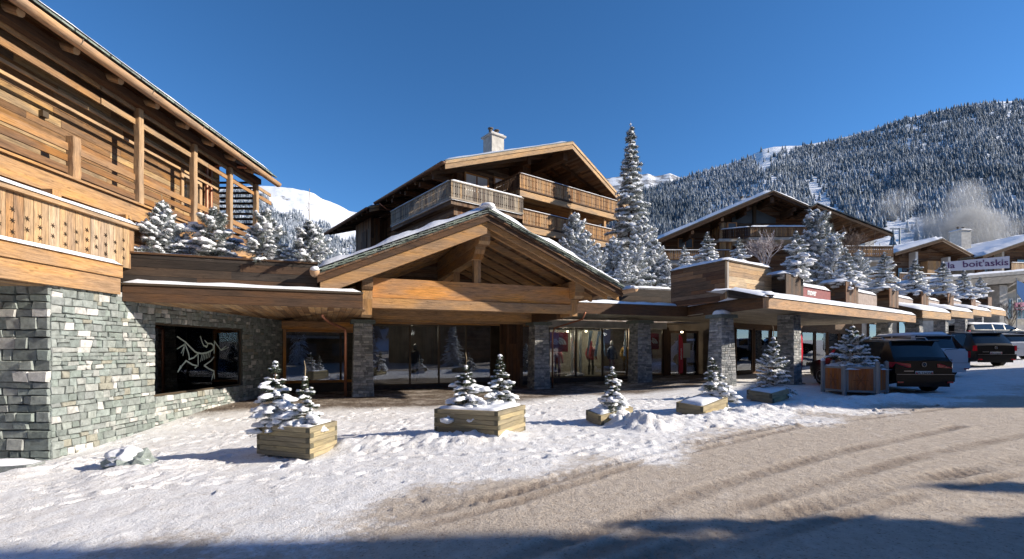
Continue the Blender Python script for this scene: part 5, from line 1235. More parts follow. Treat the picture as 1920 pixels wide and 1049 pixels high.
place(bA, at(1098, 520, 24.5), .5, .95)
for i, (px, py, d, s_, lb) in enumerate(spots): dup(bA, at(px, py, d), i*1.3, s_*.95, lb, GS)
# ---- firs on the arcade parapet, and behind it
GP = 'snowy firs in the parapet planters of the arcade'
pf = make_tree('fir_tree', 'first snowy fir on the arcade parapet, left of the dark red panel', 'fir tree', GP, nm='needlef', H=2.25, Rb=.86, seed=81, **dict(whorls=12, nb=7, nl=.11, droop=.45, rise=.35, snow=.95, blob=.8, twigs=5, npt=8))
pf2 = make_tree('fir_tree', 'second snowy fir on the arcade parapet, right of the dark red panel', 'fir tree', GP, nm='needlef', H=2.2, Rb=.95, seed=82, **dict(whorls=11, nb=7, nl=.12, droop=.5, rise=.3, snow=.9, blob=.75, twigs=5, npt=8))
tops = [432, 466, 474, 486, 492, 507, 520]; names = ['first', 'second', 'third', 'fourth', 'fifth', 'sixth', 'last']
for k, (p_, kk) in enumerate(planter_tops):
    d = p_.y; h = (ptsz[k][3]-tops[k])/F*d+.15; c = V((at([1493, 1587, 1658, 1716, 1768, 1808, 1838][k], 500, d).x, d, p_.z))
    if k == 0: place(pf, c, 0, h/2.25)
    elif k == 1: place(pf2, c, 0, h/2.2*1.0)
    else: dup(pf if k % 2 == 0 else pf2, c, k*1.1, h/2.2, '%s snowy fir from the left on the arcade parapet' % names[k].replace('last', 'seventh and last'), GP)
GT = 'firs on the terrace in front of the right chalet'
for i, (px, yt, yb, d, root, s_, lb) in enumerate([(1283, 466, 503, 23, pf, 1, 'smallest fir standing behind the left half of the tall parapet wall'), (1326, 443, 500, 23.5, pf2, 1.1, 'fir with spread branches behind the corner of the tall parapet wall'), (1386, 452, 500, 23.5, pf2, 1.2, 'fir behind the sunlit half of the tall parapet wall, left of the pinkish shrub')]):
    h = (yb-yt)/F*d; dup(root, at(px, yb, d), 1+i*2, h/2.2*1.12, lb, GT)
bp = make_tree('pine_tree', 'big dark green frosted pine in front of the right chalet gable', 'pine tree', None, nm='needlef', H=4.6, Rb=1.55, seed=91, whorls=17, nb=9, nl=.19, droop=.12, rise=.75, snow=.55, blob=.45, twigs=6, npt=10, pexp=.5)
place(bp, at(1532, 540, 28.5), 0, (540-392)/F*28.5/4.7)
dup(bA, at(1562, 540, 26), 2, 1.1, 'frosted fir right of the big dark green pine', GT); dup(bA, at(1610, 540, 29), .4, .9, 'frosted fir between the second and third parapet firs, set back', GT)
def shrub(label, loc, h, rr, seed, mat, n=26):
    r = random.Random(seed); w = MB()
    def br(p, d, L_, r0, lv):
        q = p+d*L_*.5+V((r.uniform(-1, 1), r.uniform(-1, 1), 0))*L_*.08; e_ = p+d*L_; w.tube([p, q, e_], r0, 3, r0*.5)
        if lv < 4:
            for k in range(3 if lv < 3 else 4):
                nd = (d+V((r.uniform(-1, 1), r.uniform(-1, 1), r.uniform(-.5, .7)))*.75).normalized(); br(p+d*L_*r.uniform(.45, 1), nd, L_*r.uniform(.5, .75), max(.008, r0*.62), lv+1)
    for k in range(n//3):
        a = r.random()*6.28; d = V((math.cos(a)*.55*rr/h*1.2, math.sin(a)*.55*rr/h*1.2, 1)).normalized(); br(V(loc)+V((math.cos(a), math.sin(a), 0))*.1, d, h*.45, .035, 0)
    e = empty('frosted_shrub', loc, label, 'shrub'); w.build('branches', mat, e)
    return e
shrub('pinkish leafless frosted shrub above the tall parapet wall', at(1432, 506, 24), 1.9, 1.3, 5, M['twig'], 30)
shrub('thin brown leafless tree right of the big dark green pine', at(1590, 515, 31), 3.2, 1.7, 8, plain('thin_twig', (.20, .15, .12), .9), 20)
# rock in the snow
w = MB(); g = gp(248, 876); w.blob(g+Zu*.02, (.34, .05, 0), (0, .26, 0), (0, 0, .24), .6, 12, 3); rk = w.build('boulder', M['stonew'], None, smooth=False); tag(rk, 'grey boulder half covered by snow near the stone wall corner', 'boulder')
w = MB(); w.blob(g+V((-.1, .03, .1)), (.26, .03, 0), (0, .2, 0), (0, 0, .2), .6, 15, 3); s_ = w.build('snow_cover', M['snow'], rk, smooth=True)
w = MB(); g = gp(18, 892); w.box(g+V((-.75, -.05, -.1)), (.95, .12, 0), (-.03, .35, 0), (0, 0, .24)); rk = w.build('stone_block', M['stonew']); tag(rk, 'low stone block at the foot of the wall in the lower left corner', 'stone block')
w = MB(); w.snow(g+V((-.74, -.03, .14)), (.92, .12, 0), (-.03, .33, 0), .07, lump=.5); w.build('snow_cover', M['snow'], rk, smooth=True)
# ------------------------------------------------------------ chalets
class Frame:
    def __init__(s, o, ang): s.o = V((o[0], o[1], 0)); s.u = V((math.cos(ang), math.sin(ang), 0)); s.w = V((-s.u.y, s.u.x, 0))
    def __call__(s, a, t, z): return s.o+s.u*a+s.w*t+Zu*z
def gable_roof(f, root, s0, s1, sa, z0, z1, za, t0, t1, fly=0, th=.28, mat='brownp', vmat='pale', snowt=.3, vh=.34, raft=True):
    """two pitched slabs with verge boards, rafters and snow"""
    for sa_, sb, zb in ((s0, sa, z0), (s1, sa, z1)):
        A, B = f(sa_, t0, zb), f(sb, t0-fly, za); A2, B2 = f(sa_, t1, zb), f(sb, t1, za)
        w = MB(); q = [A, B, B2, A2]; w.prism([p-Zu*th*.4 for p in q], -Zu*th*.25, ud=f.w); w.build('roof', M[mat], root)
        w = MB(); w.prism([p-Zu*th*.38 for p in q], Zu*th*.38, ud=f.w); w.build('roof_slates', M['slate'], root)
        d = B-A; n = -f.w
        w = MB(); w.prism([A-Zu*.1, B-Zu*.1, B-Zu*(.1+vh), A-Zu*(.1+vh)], n*-.08+n*.02, ud=d); w.prism([A-Zu*.06+n*.05, B-Zu*.06+n*.05, B-Zu*(.06+vh*.4)+n*.05, A-Zu*(.06+vh*.4)+n*.05], n*-.04, ud=d); w.build('verge_board', M[vmat], root)
        w = MB(); up_ = Zu; w.snow(A+Zu*.01-f.w*-.0, B-A, A2-A, snowt, seg=.45, lump=.25, edge=.25); w.build('roof_snow', M['snow'], root, smooth=True)
        if raft:
            w = MB(); k = 0; L_ = t1-t0
            nr_ = int(L_/1.0)
            for i in range(nr_):
                t = t0+.5+i*1.0; w.beam(f(sa_, t, zb-th*.65-.12), f(sb, t, za-th*.65-.12), .12, .2)
            w.build('rafters', M['brown'], root)['kind'] = 'stuff'
def purlins(f, root, lst, t0, t1, mat='brown'):
    for s_, z_ in lst:
        w = MB(); w.box(f(s_-.13, t0, z_-.36), f.w*(t1-t0), f.u*.26, Zu*.36); w.box(f(s_-.11, t0+.5, z_-.62), f.w*(t1-t0-.5), f.u*.22, Zu*.255); w.build('purlin', M[mat], root)
def railing(f, root, a, b, z0, z1, mat, snow=.06, bw=.13, cut=True, capm='brown', name='balcony_rail'):
    """upright boards with notched edges between two rails; a, b are (s, t)"""
    A, B = f(a[0], a[1], 0), f(b[0], b[1], 0); d = (B-A); L_ = d.length; d = d/L_; n = V((d.y, -d.x, 0)); w = MB(); x = 0
    h = z1-z0-.1
    while x < L_-.02:
        ww = min(bw*rnd.uniform(.85, 1.15), L_-x); p = A+d*x+Zu*(z0+.05); g = .012; c = ww*.22
        if cut and ww > .08:
            pts = [(g, 0), (ww-g, 0), (ww-g, h*.22), (ww-g-c, h*.27), (ww-g, h*.32), (ww-g, h*.68), (ww-g-c, h*.73), (ww-g, h*.78), (ww-g, h), (g, h), (g, h*.78), (g+c, h*.73), (g, h*.68), (g, h*.32), (g+c, h*.27), (g, h*.22)]
            w.prism([p+d*q+Zu*r_ for q, r_ in pts], n*.03, ud=Zu)
        else: w.box(p+d*g, d*(ww-2*g), n*.03, Zu*h)
        x += ww
    o = w.build(name, M[mat], root)
    w = MB(); w.box(A+Zu*(z1-.06)-n*.05, d*L_, n*.12, Zu*.06); w.box(A+Zu*z0-n*.04, d*L_, n*.10, Zu*.08); w.build('handrail', M[capm], root)
    if snow:
        w = MB(); w.snow(A+Zu*z1-n*.05, d*L_, n*.13, snow, lump=.2, seg=.2); w.build('rail_snow', M['snow'], root, smooth=True)
def win(f, root, s, t, z, ww, hh, fm='orange', curtain=False):
    w = MB(); e = .09; w.box(f(s, t, z), f.u*e, -f.w*.07, Zu*hh); w.box(f(s+ww-e, t, z), f.u*e, -f.w*.07, Zu*hh); w.box(f(s+e, t, z), f.u*(ww-2*e), -f.w*.07, Zu*e); w.box(f(s+e, t, z+hh-e), f.u*(ww-2*e), -f.w*.07, Zu*e)
    if ww > 1.1: w.box(f(s+ww/2-.04, t, z+e), f.u*.08, -f.w*.06, Zu*(hh-2*e))
    o = w.build('window', M[fm], root)
    w = MB(); w.box(f(s+e, t-.01, z+e), f.u*(ww-2*e), -f.w*.015, Zu*(hh-2*e)); w.build('pane', M['winglass2'], o)
    if curtain:
        w = MB(); n = 10
        for side in (0, 1):
            for i in range(6):
                a = s+e+(ww*.42*i/6 if side == 0 else ww-2*e-ww*.42*(i+1)/6); w.box(f(a, t-.035-(i % 2)*.008, z+e), f.u*(ww*.07), -f.w*.004, Zu*(hh-2*e))
        w.build('curtain', M['white'], o)
M['winglass2'] = plain('window_pane', (.10, .13, .16), .06, spec=1.0)
def chimney(f, root, s, t, z0, z1, wd, mat='conc'):
    w = MB(); w.box(f(s-wd/2, t-wd/2, z0), f.u*wd, f.w*wd, Zu*(z1-z0)); o = w.build('chimney', M[mat], root)
    w = MB(); w.box(f(s-wd/2-.12, t-wd/2-.12, z1), f.u*(wd+.24), f.w*(wd+.24), Zu*.12); w.build('chimney_cap', M['conc'], o)
    w = MB(); w.snow(f(s-wd/2-.1, t-wd/2-.1, z1+.12), f.u*(wd+.2), f.w*(wd+.2), .12, seg=.15); w.build('cap_snow', M['snow'], o, smooth=True)
    w = MB()
    for k in (-.25, .25): w.cyl(f(s+k*wd, t, z1+.1), f(s+k*wd, t, z1+.55), .13, .13, 8); w.cyl(f(s+k*wd, t, z1+.6), f(s+k*wd, t, z1+.66), .2, .2, 8)
    w.build('flue', M['dark'], o)

# ---- middle chalet above the porch
f2 = Frame(at(835, 300, 25.5), math.atan2(.62, .79)); ZE2, ZA2 = 11.58, 14.18
C2 = empty('chalet', f2(8, 3, 4), 'large brown timber chalet with a white chimney and stacked balconies above the porch', 'chalet')
gable_roof(f2, C2, 0, 15.9, 7.95, ZE2, ZE2, ZA2, 0, 9.2, fly=1.5, vh=.38, snowt=.16)
gable_roof(f2, C2, -.45, 16.3, 7.95, ZE2-.35, ZE2-.35, ZA2-.18, 9.2, 18.9, vh=.3, snowt=.16)
purlins(f2, C2, [(6.1, 13.25), (9.8, 13.25), (11.6, 12.7), (13.7, 12.0)], .35, 4)
w = MB(); w.box(f2(7.95-.17, -.9, 13.2), f2.w*5, f2.u*.34, Zu*.5); w.build('purlin', M['brown'], C2)
w = MB(); pts = [f2(1.8, 2.2, 4), f2(14.4, 2.2, 4), f2(14.4, 2.2, ZE2+.25), f2(7.95, 2.2, ZA2-.35), f2(1.8, 2.2, ZE2+.25)]; w.prism(pts, f2.w*.25, ud=f2.u); w.build('wall', M['brownp'], C2)
w = MB(); w.box(f2(1.8, 2.5, 4), f2.w*15, f2.u*.25, Zu*(ZE2-4.1)); w.box(f2(1.8, 17.5, 4), f2.u*12, -f2.w*.2, Zu*(ZE2-4.1)); w.build('wall', M['brownp'], C2)
w = MB(); w.box(f2(.55, 11.5, 7.5), f2.w*3.0, f2.u*1.24, Zu*3.6); w.build('bay', M['brownp'], C2)
w = MB(); w.box(f2(.50, 12.2, 8.6), f2.w*.9, f2.u*.04, Zu*1.7); w.build('shutter', M['brown'], C2)
for t in (.6, 2.2, 4.1, 6, 8): w = MB(); w.box(f2(.15, t+.9, ZE2-.55), f2.u*2, f2.w*.2, Zu*.25); w.build('joist', M['brown'], C2)
w = MB(); gutter(w, f2(-.12, -.05, ZE2-.12), f2(-.12, 9.1, ZE2-.12), .13); w.build('gutter', M['copperd'], C2, smooth=True)
w = MB(); gutter(w, f2(-.57, 9.2, ZE2-.48), f2(-.57, 19.2, ZE2-.5), .13); w.build('gutter', M['copperd'], C2, smooth=True)
w = MB(); w.tube([f2(-.1, 8.4, ZE2-.3), f2(.4, 8.4, ZE2-.6), f2(1.6, 8.2, ZE2-.9), f2(1.65, 8.2, 8)], .05, 6); w.build('downpipe', M['copper'], C2, smooth=True)
chimney(f2, C2, 7.2, 5.6, 13.3, 16.55, 1.05)
# weathered corner balcony
w = MB(); w.box(f2(-.25, -1.0, 8.98), f2.u*4.7, f2.w*7.2, Zu*.22); w.box(f2(.1, -.7, 8.55), f2.u*4.2, f2.w*6.8, Zu*.42); w.build('balcony_floor', M['brownp'], C2)
w = MB(); w.box(f2(.35, -.4, 5.0), f2.u*4.4, f2.w*6.4, Zu*3.54); w.build('bay', M['brownp'], C2)
railing(f2, C2, (-.3, -1.04), (4.45, -1.04), 9.24, 10.16, 'grey', .07, capm='grey'); railing(f2, C2, (-.3, 6.1), (-.3, -1.04), 9.24, 10.16, 'grey', .05, capm='grey')
w = MB(); w.snow(f2(-.34, -1.1, 9.2), f2.u*4.8, f2.w*.16, .05); w.snow(f2(-.36, -1.1, 9.2), f2.w*7.2, f2.u*.1, .04); w.build('rail_snow', M['snow'], C2, smooth=True)
win(f2, C2, 2.2, 1.6, 10.5, 1.7, 1.4, 'orange', True); win(f2, C2, 4.3, 1.6, 10.5, 1.05, 1.6, 'orange', True); w = MB(); w.box(f2(1.8, 1.62, 9.0), f2.u*3.7, f2.w*.58, Zu*3.1); w.build('bay', M['brownp'], C2)
# upper and lower right balconies
w = MB(); w.box(f2(4.3, -.85, 10.42), f2.u*8.6, f2.w*3.05, Zu*.26); w.build('balcony_floor', M['honeyp'], C2)
railing(f2, C2, (4.3, -.9), (12.9, -.9), 10.68, 11.6, 'honey', .04); railing(f2, C2, (4.3, 2.1), (4.3, -.9), 10.68, 11.6, 'brown', .0)
w = MB(); w.box(f2(4.3, -.95, 10.30), f2.u*8.6, f2.w*.1, Zu*.32); w.build('balcony_beam', M['pale'], C2)
w = MB(); w.box(f2(4.5, -.85, 8.42), f2.u*8.6, f2.w*3.05, Zu*.26); w.build('balcony_floor', M['honeyp'], C2)
railing(f2, C2, (4.5, -.9), (12.7, -.9), 8.70, 9.60, 'honey', .04); w = MB(); w.box(f2(4.5, -.95, 8.30), f2.u*8.3, f2.w*.1, Zu*.35); w.build('balcony_beam', M['pale'], C2)
railing(f2, C2, (12.75, .3), (14.2, .3), 8.60, 9.50, 'honey', .03)
for s_ in (8.6, 11.7): w = MB(); w.box(f2(s_, -.7, 8.65), f2.u*.2, f2.w*.2, Zu*1.7); w.build('post', M['honey'], C2)
w = MB(); w.box(f2(4.6, -.3, 5.0), f2.u*8, f2.w*2.4, Zu*3.3); w.build('bay', M['brownp'], C2)
win(f2, C2, 7.0, 2.18, 8.8, 1.6, 1.5); win(f2, C2, 9.6, 2.18, 8.8, 1.6, 1.5); win(f2, C2, 6.6, 2.18, 10.8, 2.6, 1.9, 'brown')

# ---- right chalet
f3 = Frame((13.5, 45), 0)
C3 = empty('chalet', f3(10, 3, 5), 'broad brown timber chalet with a wide snow-edged gable behind the arcade', 'chalet')
gable_roof(f3, C3, 0, 14.6, 10.8, 11.8, 14.75, 16.4, 0, 16, vmat='brown', vh=.34, raft=True)
# extra right hand roof plane, slightly in front
A_, B_ = f3(14.4, -.8, 15.0), f3(21.3, -.8, 12.3); A2_, B2_ = f3(14.4, 14, 15.0), f3(21.3, 14, 12.3)
w = MB(); w.prism([p-Zu*.12 for p in (A_, B_, B2_, A2_)], -Zu*.1, ud=f3.w); w.build('roof', M['brownp'], C3); w = MB(); w.prism([p-Zu*.11 for p in (A_, B_, B2_, A2_)], Zu*.11, ud=f3.w); w.build('roof_slates', M['slate'], C3)
w = MB(); w.snow(A_, B_-A_, A2_-A_, .24, seg=.5, edge=.25); w.build('roof_snow', M['snow'], C3, smooth=True)
w = MB(); w.prism([A_-Zu*.1, B_-Zu*.1, B_-Zu*.45, A_-Zu*.45], f3.w*.08, ud=B_-A_); w.build('verge_board', M['brown'], C3)
w = MB(); A3 = f3(13.6, -.8, 14.55); w.prism([A_-Zu*.12, A3-Zu*.1, A3+f3.w*6-Zu*.1, A_+f3.w*6-Zu*.12], -Zu*.1, ud=f3.w); w.build('roof', M['brownp'], C3)
w = MB(); pts = [f3(1.6, 2.6, 5), f3(19.5, 2.6, 5), f3(19.5, 2.6, 12.6), f3(14.2, 2.6, 14.6), f3(10.8, 2.6, 16), f3(1.6, 2.6, 12.1)]; w.prism(pts, f3.w*.3, ud=f3.u); w.build('wall', M['brownp'], C3)
purlins(f3, C3, [(3.4, 12.75), (6.2, 13.95), (8.6, 14.95), (13.0, 14.9), (16.5, 13.75), (19.0, 12.8)], .3, 3.5)
w = MB(); w.box(f3(10.65, .2, 15.3), f3.w*3, f3.u*.35, Zu*.5); w.build('purlin', M['brown'], C3)
w = MB(); w.box(f3(6.2, .9, 5), f3.u*1.2, f3.w*1.9, Zu*8.6); w.build('bay', M['honeyp'], C3)
chimney(f3, C3, 1.1, 6.5, 10.0, 13.75, 1.25); chimney(f3, C3, 10.6, 5, 15.6, 16.7, 1.5, 'frame')
w = MB(); w.box(f3(6.0, .55, 11.75), f3.u*2.7, f3.w*2.0, Zu*.25); w.box(f3(8.5, -.1, 11.75), f3.u*5.4, f3.w*2.7, Zu*.25); w.build('balcony_floor', M['conc'], C3)
railing(f3, C3, (6.3, 1.0), (8.6, -.1), 12.0, 12.95, 'brown', .1, .2); railing(f3, C3, (8.6, -.1), (13.9, -.1), 12.0, 12.95, 'honey', .16, .2); railing(f3, C3, (6.3, 2.6), (6.3, 1.0), 12.0, 12.95, 'honey', .06, .2)
railing(f3, C3, (.4, .2), (7.0, .2), 9.9, 10.85, 'honey', .05, .2); w = MB(); w.box(f3(.4, .2, 9.45), f3.u*6.6, f3.w*2.4, Zu*.42); w.box(f3(15.6, -.6, 9.6), f3.u*5.9, f3.w*3, Zu*.42); w.build('balcony_floor', M['conc'], C3)
railing(f3, C3, (15.6, -.6), (21.5, -.6), 10.05, 11.05, 'honey', .05, .2); railing(f3, C3, (17.6, -.8), (21.6, -.8), 7.6, 8.6, 'honey', .05, .2)
w = MB(); w.prism([f3(8.1, 2.52, 13.95), f3(10.1, 2.52, 13.95), f3(10.1, 2.52, 15.3), f3(8.1, 2.52, 14.5)], f3.w*.1); w.prism([f3(10.5, 2.52, 13.95), f3(12.4, 2.52, 13.95), f3(12.4, 2.52, 14.45), f3(10.5, 2.52, 15.3)], f3.w*.1); o = w.build('window', M['winglass2'], C3)
w = MB(); w.box(f3(7.2, 2.3, 13.5), f3.u*5.6, f3.w*.3, Zu*.22); w.box(f3(10.15, 2.4, 13.7), f3.u*.28, f3.w*.2, Zu*2); w.build('sill', M['frame'], o)
win(f3, C3, 2.8, 2.58, 11.5, 1.5, 1.0, 'orange'); win(f3, C3, 1.9, 2.58, 9.9, 1.0, 1.4, 'white', True); win(f3, C3, 3.4, 2.58, 9.9, 1.6, 1.4, 'white', True); win(f3, C3, 6.9, .85, 12.0, .9, 1.6, 'orange'); win(f3, C3, 9.2, 2.58, 12.0, 1.6, 1.5, 'orange'); win(f3, C3, 16.5, 2.58, 10.2, 1.8, 1.6, 'brown')

# ---- simple chalet builder for the farther houses
def house(name, label, f, W, D, zb, ze, pitch, ov=1.6, wall='conc', roofm='brownp', bal=(), wins=(), chim=None, fly=.8, upper=None, panels=()):
    e = empty(name, f(W/2, D/2, zb), label, 'chalet'); za = ze+(W/2+ov)*pitch; zw = ze+ov*pitch-.25
    gable_roof(f, e, -ov, W+ov, W/2, ze, ze, za, -ov*1.2, D+ov, fly=fly, vmat='brown', snowt=.4, raft=False)
    w = MB(); w.prism([f(0, 0, zb), f(W, 0, zb), f(W, 0, zw), f(W/2, 0, za-.4), f(0, 0, zw)], f.w*.3, ud=f.u); w.build('wall', M[upper or wall], e)
    w = MB(); w.box(f(0, .3, zb), f.w*(D-.3), f.u*.3, Zu*(zw-zb)); w.box(f(W-.3, .3, zb), f.w*(D-.3), f.u*.3, Zu*(zw-zb)); w.box(f(.3, D-.3, zb), f.u*(W-.6), f.w*.3, Zu*(zw-zb)); w.build('wall', M[wall], e)
    for s0, s1, z, h, m_ in bal:
        w = MB(); w.box(f(s0, -1.5, z-.25), f.u*(s1-s0), f.w*1.5, Zu*.25); w.build('balcony_floor', M['conc'], e); railing(f, e, (s0, -1.5), (s1, -1.5), z, z+h, m_, .08, .3, False)
    for s, z, ww, hh in wins: win(f, e, s, -.02, z, ww, hh, 'brown')
    for s, z, ww, hh, m_ in panels: w = MB(); w.box(f(s, -.9, z), f.u*ww, f.w*.9, Zu*hh); w.build('bay', M[m_], e)
    if chim: chimney(f, e, *chim)
    purlins(f, e, [(.2, zw-.15), (W-.2, zw-.15), (W/2, za-.5)], -ov*.9, .5)
    return e
house('chalet', 'small chalet with white walls and a snowy roof left of the lettered banner', Frame(at(1672, 520, 62), R(10)), 9.2, 12, 7, 13.6, .30, 1.5, 'white', upper='brownp',
      bal=[(-.6, 5.2, 10.2, .9, 'brown'), (5.2, 10, 9.6, .9, 'pale'), (0, 5, 7.6, .9, 'brown')], wins=[(.8, 10.4, 1.6, 1.7), (6.3, 10.0, 1.6, 1.9), (1, 7.8, 1.8, 1.6)], chim=(2.2, 6, 14, 17.8, 1.5), panels=[(2.6, 10.0, .35, 4.0, 'white'), (7.6, 9.5, .35, 4, 'white'), (4.4, 9.7, 2.0, 3.2, 'honey')])
house('chalet', 'farther chalet with a broad snowy roof and pale balconies at the right edge of view', Frame(at(1832, 520, 63), R(8)), 15, 12, 7, 13.4, .34, 1.6, 'conc', upper='brownp',
      bal=[(3.2, 15, 11.6, 1.1, 'pale'), (2, 15, 8.6, 1.0, 'pale')], wins=[(1.0, 11.4, 1.4, 1.7), (6, 11.7, 2.6, 1.8), (10, 11.7, 2.6, 1.8), (6, 8.7, 2.6, 1.8)], chim=(3.6, 5, 15, 18.2, 1.6), panels=[(2.6, 11, .35, 3.6, 'conc')])
# ---- shop building with the lettered banner
f6 = Frame(at(1776, 560, 53), R(-22)+R(25)*1.0)
B6 = empty('shop_building', f6(4, 4, 2), 'pale concrete shop building with an upswept flat roof below a purple-lettered banner', 'shop building')
w = MB(); w.box(f6(-2, 1.2, 1.5), f6.u*9.6, f6.w*8, Zu*6.8); w.build('wall', M['conc'], B6)
w = MB(); w.prism([f6(-4.5, -1.8, 8.6), f6(8.8, -2.4, 9.75), f6(8.8, -2.4, 10.1), f6(-4.5, -1.8, 8.95)], f6.w*9, ud=f6.u); w.prism([f6(-2, -.9, 8.1), f6(8.0, -1.2, 8.9), f6(8.7, -2.3, 9.7), f6(-3.5, -1.7, 8.6)], f6.w*8, ud=f6.u); w.build('roof', M['conc'], B6)
w = MB(); w.snow(f6(-4.5, -1.8, 8.96), f6.u*13.2+Zu*1.15, f6.w*8, .25, seg=.5, edge=.3); w.build('roof_snow', M['snow'], B6, smooth=True)
w = MB(); w.box(f6(5.4, -.6, 3), f6.u*.9, f6.w*1.8, Zu*5.6); w.build('pier', M['conc'], B6)
w = MB(); w.box(f6(-1.5, 1.12, 7.3), f6.u*6.8, f6.w*.08, Zu*.75); w.build('sign_band', M['dred'], B6); text_on('BOUTIQUE' if 0 else 'la boit askis', .5, f6(1.8, 1.08, 7.5), f6.u, plain('pink_lettering', (.7, .4, .42), .6), B6) if 0 else None
w = MB(); w.box(f6(-1.0, 1.1, 4.9), f6.u*5.6, f6.w*.1, Zu*2.3); w.build('pale_panel', M['white'], B6)
for k in range(4): win(f6, B6, 6.6+k*1.35, .2-k*.25, 4.9, 1.2, 2.3, 'white')
for k in range(4): w = MB(); w.prism([f6(6.4+k*1.3, -1.6, 8.9), f6(6.4+k*1.3, .6, 8.9), f6(6.4+k*1.3, .6, 7.9), f6(6.4+k*1.3, -.4, 8.3)], f6.u*.3); w.build('roof_rib', M['conc'], B6)
w = MB(); w.prism([f6(1.5, -2.6, 3.0), f6(9.5, -3.0, 3.6), f6(9.5, -3.0, 4.2), f6(2.0, -2.6, 4.0)], f6.w*3, ud=f6.u); w.build('lower_canopy', M['conc'], B6)
w = MB(); w.box(f6(7.2, .8, 1), f6.u*6, f6.w*6, Zu*8); w.build('wall', M['conc'], B6)
a = at(1772, 509, 55); b = at(1893, 503, 54.0); d_ = b-a; n_ = V((d_.y, -d_.x, 0)).normalized()
BN = empty('shop_banner', a, 'long white banner with purple lettering hung on the balcony above the flat-roofed shop', 'banner')
w = MB(); w.prism([a, b, b+Zu*1.35, a+Zu*1.05], -n_*.04); w.build('cloth', plain('banner_white', (.55, .54, .60), .7), BN)
pur = plain('purple_lettering', (.09, .03, .11), .6)
def slant_text(t, sz, frac, xs=1.0): 
    me = text_mesh(t, sz, .012, .006, 'LEFT', xs); p = a+d_*frac+n_*.03+Zu*(.30+.15*frac); me.transform(frame_mat(p, d_, Zu)); me.materials.clear(); me.materials.append(pur); link('lettering', me, BN)
slant_text('la', .95, .035, 1.25); slant_text("boit'askis", 1.0, .27, 1.24)
fl = empty('flag', at(1914, 600, 50), 'blue and white flag at the right edge below the far chalet', 'flag'); c = at(1906, 560, 50)
w = MB(); w.prism([c+Zu*1.9, c+V((.9, 0, 1.5)), c+V((1.3, 0, .4)), c+V((.7, 0, -.3)), c+V((.1, 0, .5))], V((0, .03, 0))); w.build('cloth', plain('flag_blue', (.03, .16, .42), .6), fl); w = MB(); w.tube([c-Zu*3, c+Zu*2.1], .04, 6); w.build('pole', M['metal'], fl)
sg = empty('shop_sign', at(1912, 580, 49), 'pink and white shop sign at the right edge under the flag', 'sign'); c = at(1903, 582, 49)
w = MB(); w.box(c, (2.2, .1, .12), (0, .08, 0), (0, 0, .75)); w.build('board', plain('sign_pink', (.62, .25, .34), .6), sg); w = MB(); w.box(c+V((.02, -.01, .12)), (2.1, .1, .12), (0, .005, 0), (0, 0, .14)); w.build('stripe', M['white'], sg)
# dark bare trees and hedge under the shop building at far right
shrub('dark leafless tree beside the flat-roofed shop', at(1893, 615, 47), 3.0, 1.6, 18, plain('dark_twig', (.06, .045, .04), .9), 18)

# ------------------------------------------------------------ across the street: off-frame houses whose shadows and reflections show
f7 = Frame((12.5, 2.6), R(-90)); e = empty('chalet', (14, -2, 0), 'tall chalet on the near side of the road, out of frame at right', 'chalet')
w = MB(); w.box((10.5, -9.5, -.3), (11, 0, 0), (0, 10.45, 0), (0, 0, 8.6)); w.build('wall', M['brownp'], e)
w = MB(); w.prism([(9.2, -10.6, 8.0), (9.2, 2.15, 8.0), (16, 2.35, 10.6), (16, -10.6, 10.6)], Zu*.3); w.prism([(22.8, -10.6, 8.0), (22.8, 2.15, 8.0), (16.001, 2.35, 10.6), (16.001, -10.6, 10.6)], Zu*.3); w.build('roof', M['brownp'], e)
w = MB(); w.snow((9.2, -10.6, 8.3), (6.8, 0, 2.6), (0, 12.75, 0), .3, seg=.6); w.build('roof_snow', M['snow'], e, smooth=True)
e = empty('chalet', (27, 15, 0), 'shed-roofed chalet beside the parking, out of frame at right', 'chalet')
w = MB(); w.box((24.0, 10.4, 0), (9, 0, 0), (0, 9.5, 0), (0, 0, 5.0)); w.prism([(24.0, 10.4, 5.0), (24.0, 20.4, 5.0), (24.0, 20.4, 5.3), (24.0, 10.4, 8.2)], (9, 0, 0)); w.build('wall', M['brownp'], e)
w = MB(); w.prism([(22.6, 10.0, 8.35), (22.6, 21.3, 5.2), (22.6, 21.3, 5.45), (22.6, 10.0, 8.6)], (11, 0, 0), ud=(1, 0, 0)); w.build('roof', M['brownp'], e)
for i, (x, y, z0, W_, ze_, an, lb) in enumerate([(10, -15, 0, 13, 7.2, 180, 'chalet facing the porch across the road, behind the camera'), (-9, -17, -.6, 12, 6.4, 176, 'chalet facing the stone wall across the road, behind the camera'), (-24, -12, -1, 11, 6.5, 150, 'chalet down the road, behind the camera'), (30, -9, 1, 13, 7, 205, 'chalet up the road, behind the camera')]):
    house('chalet', lb, Frame((x, y), R(an)), W_, 9, z0-.5, ze_, .38, 1.4, 'brownp', bal=[(0, W_, 3.0, .9, 'honey')], wins=[(1.5, .8, 2, 1.5), (5, .8, 2, 1.5), (2, 3.3, 2, 1.6), (6.5, 3.3, 2, 1.6)])
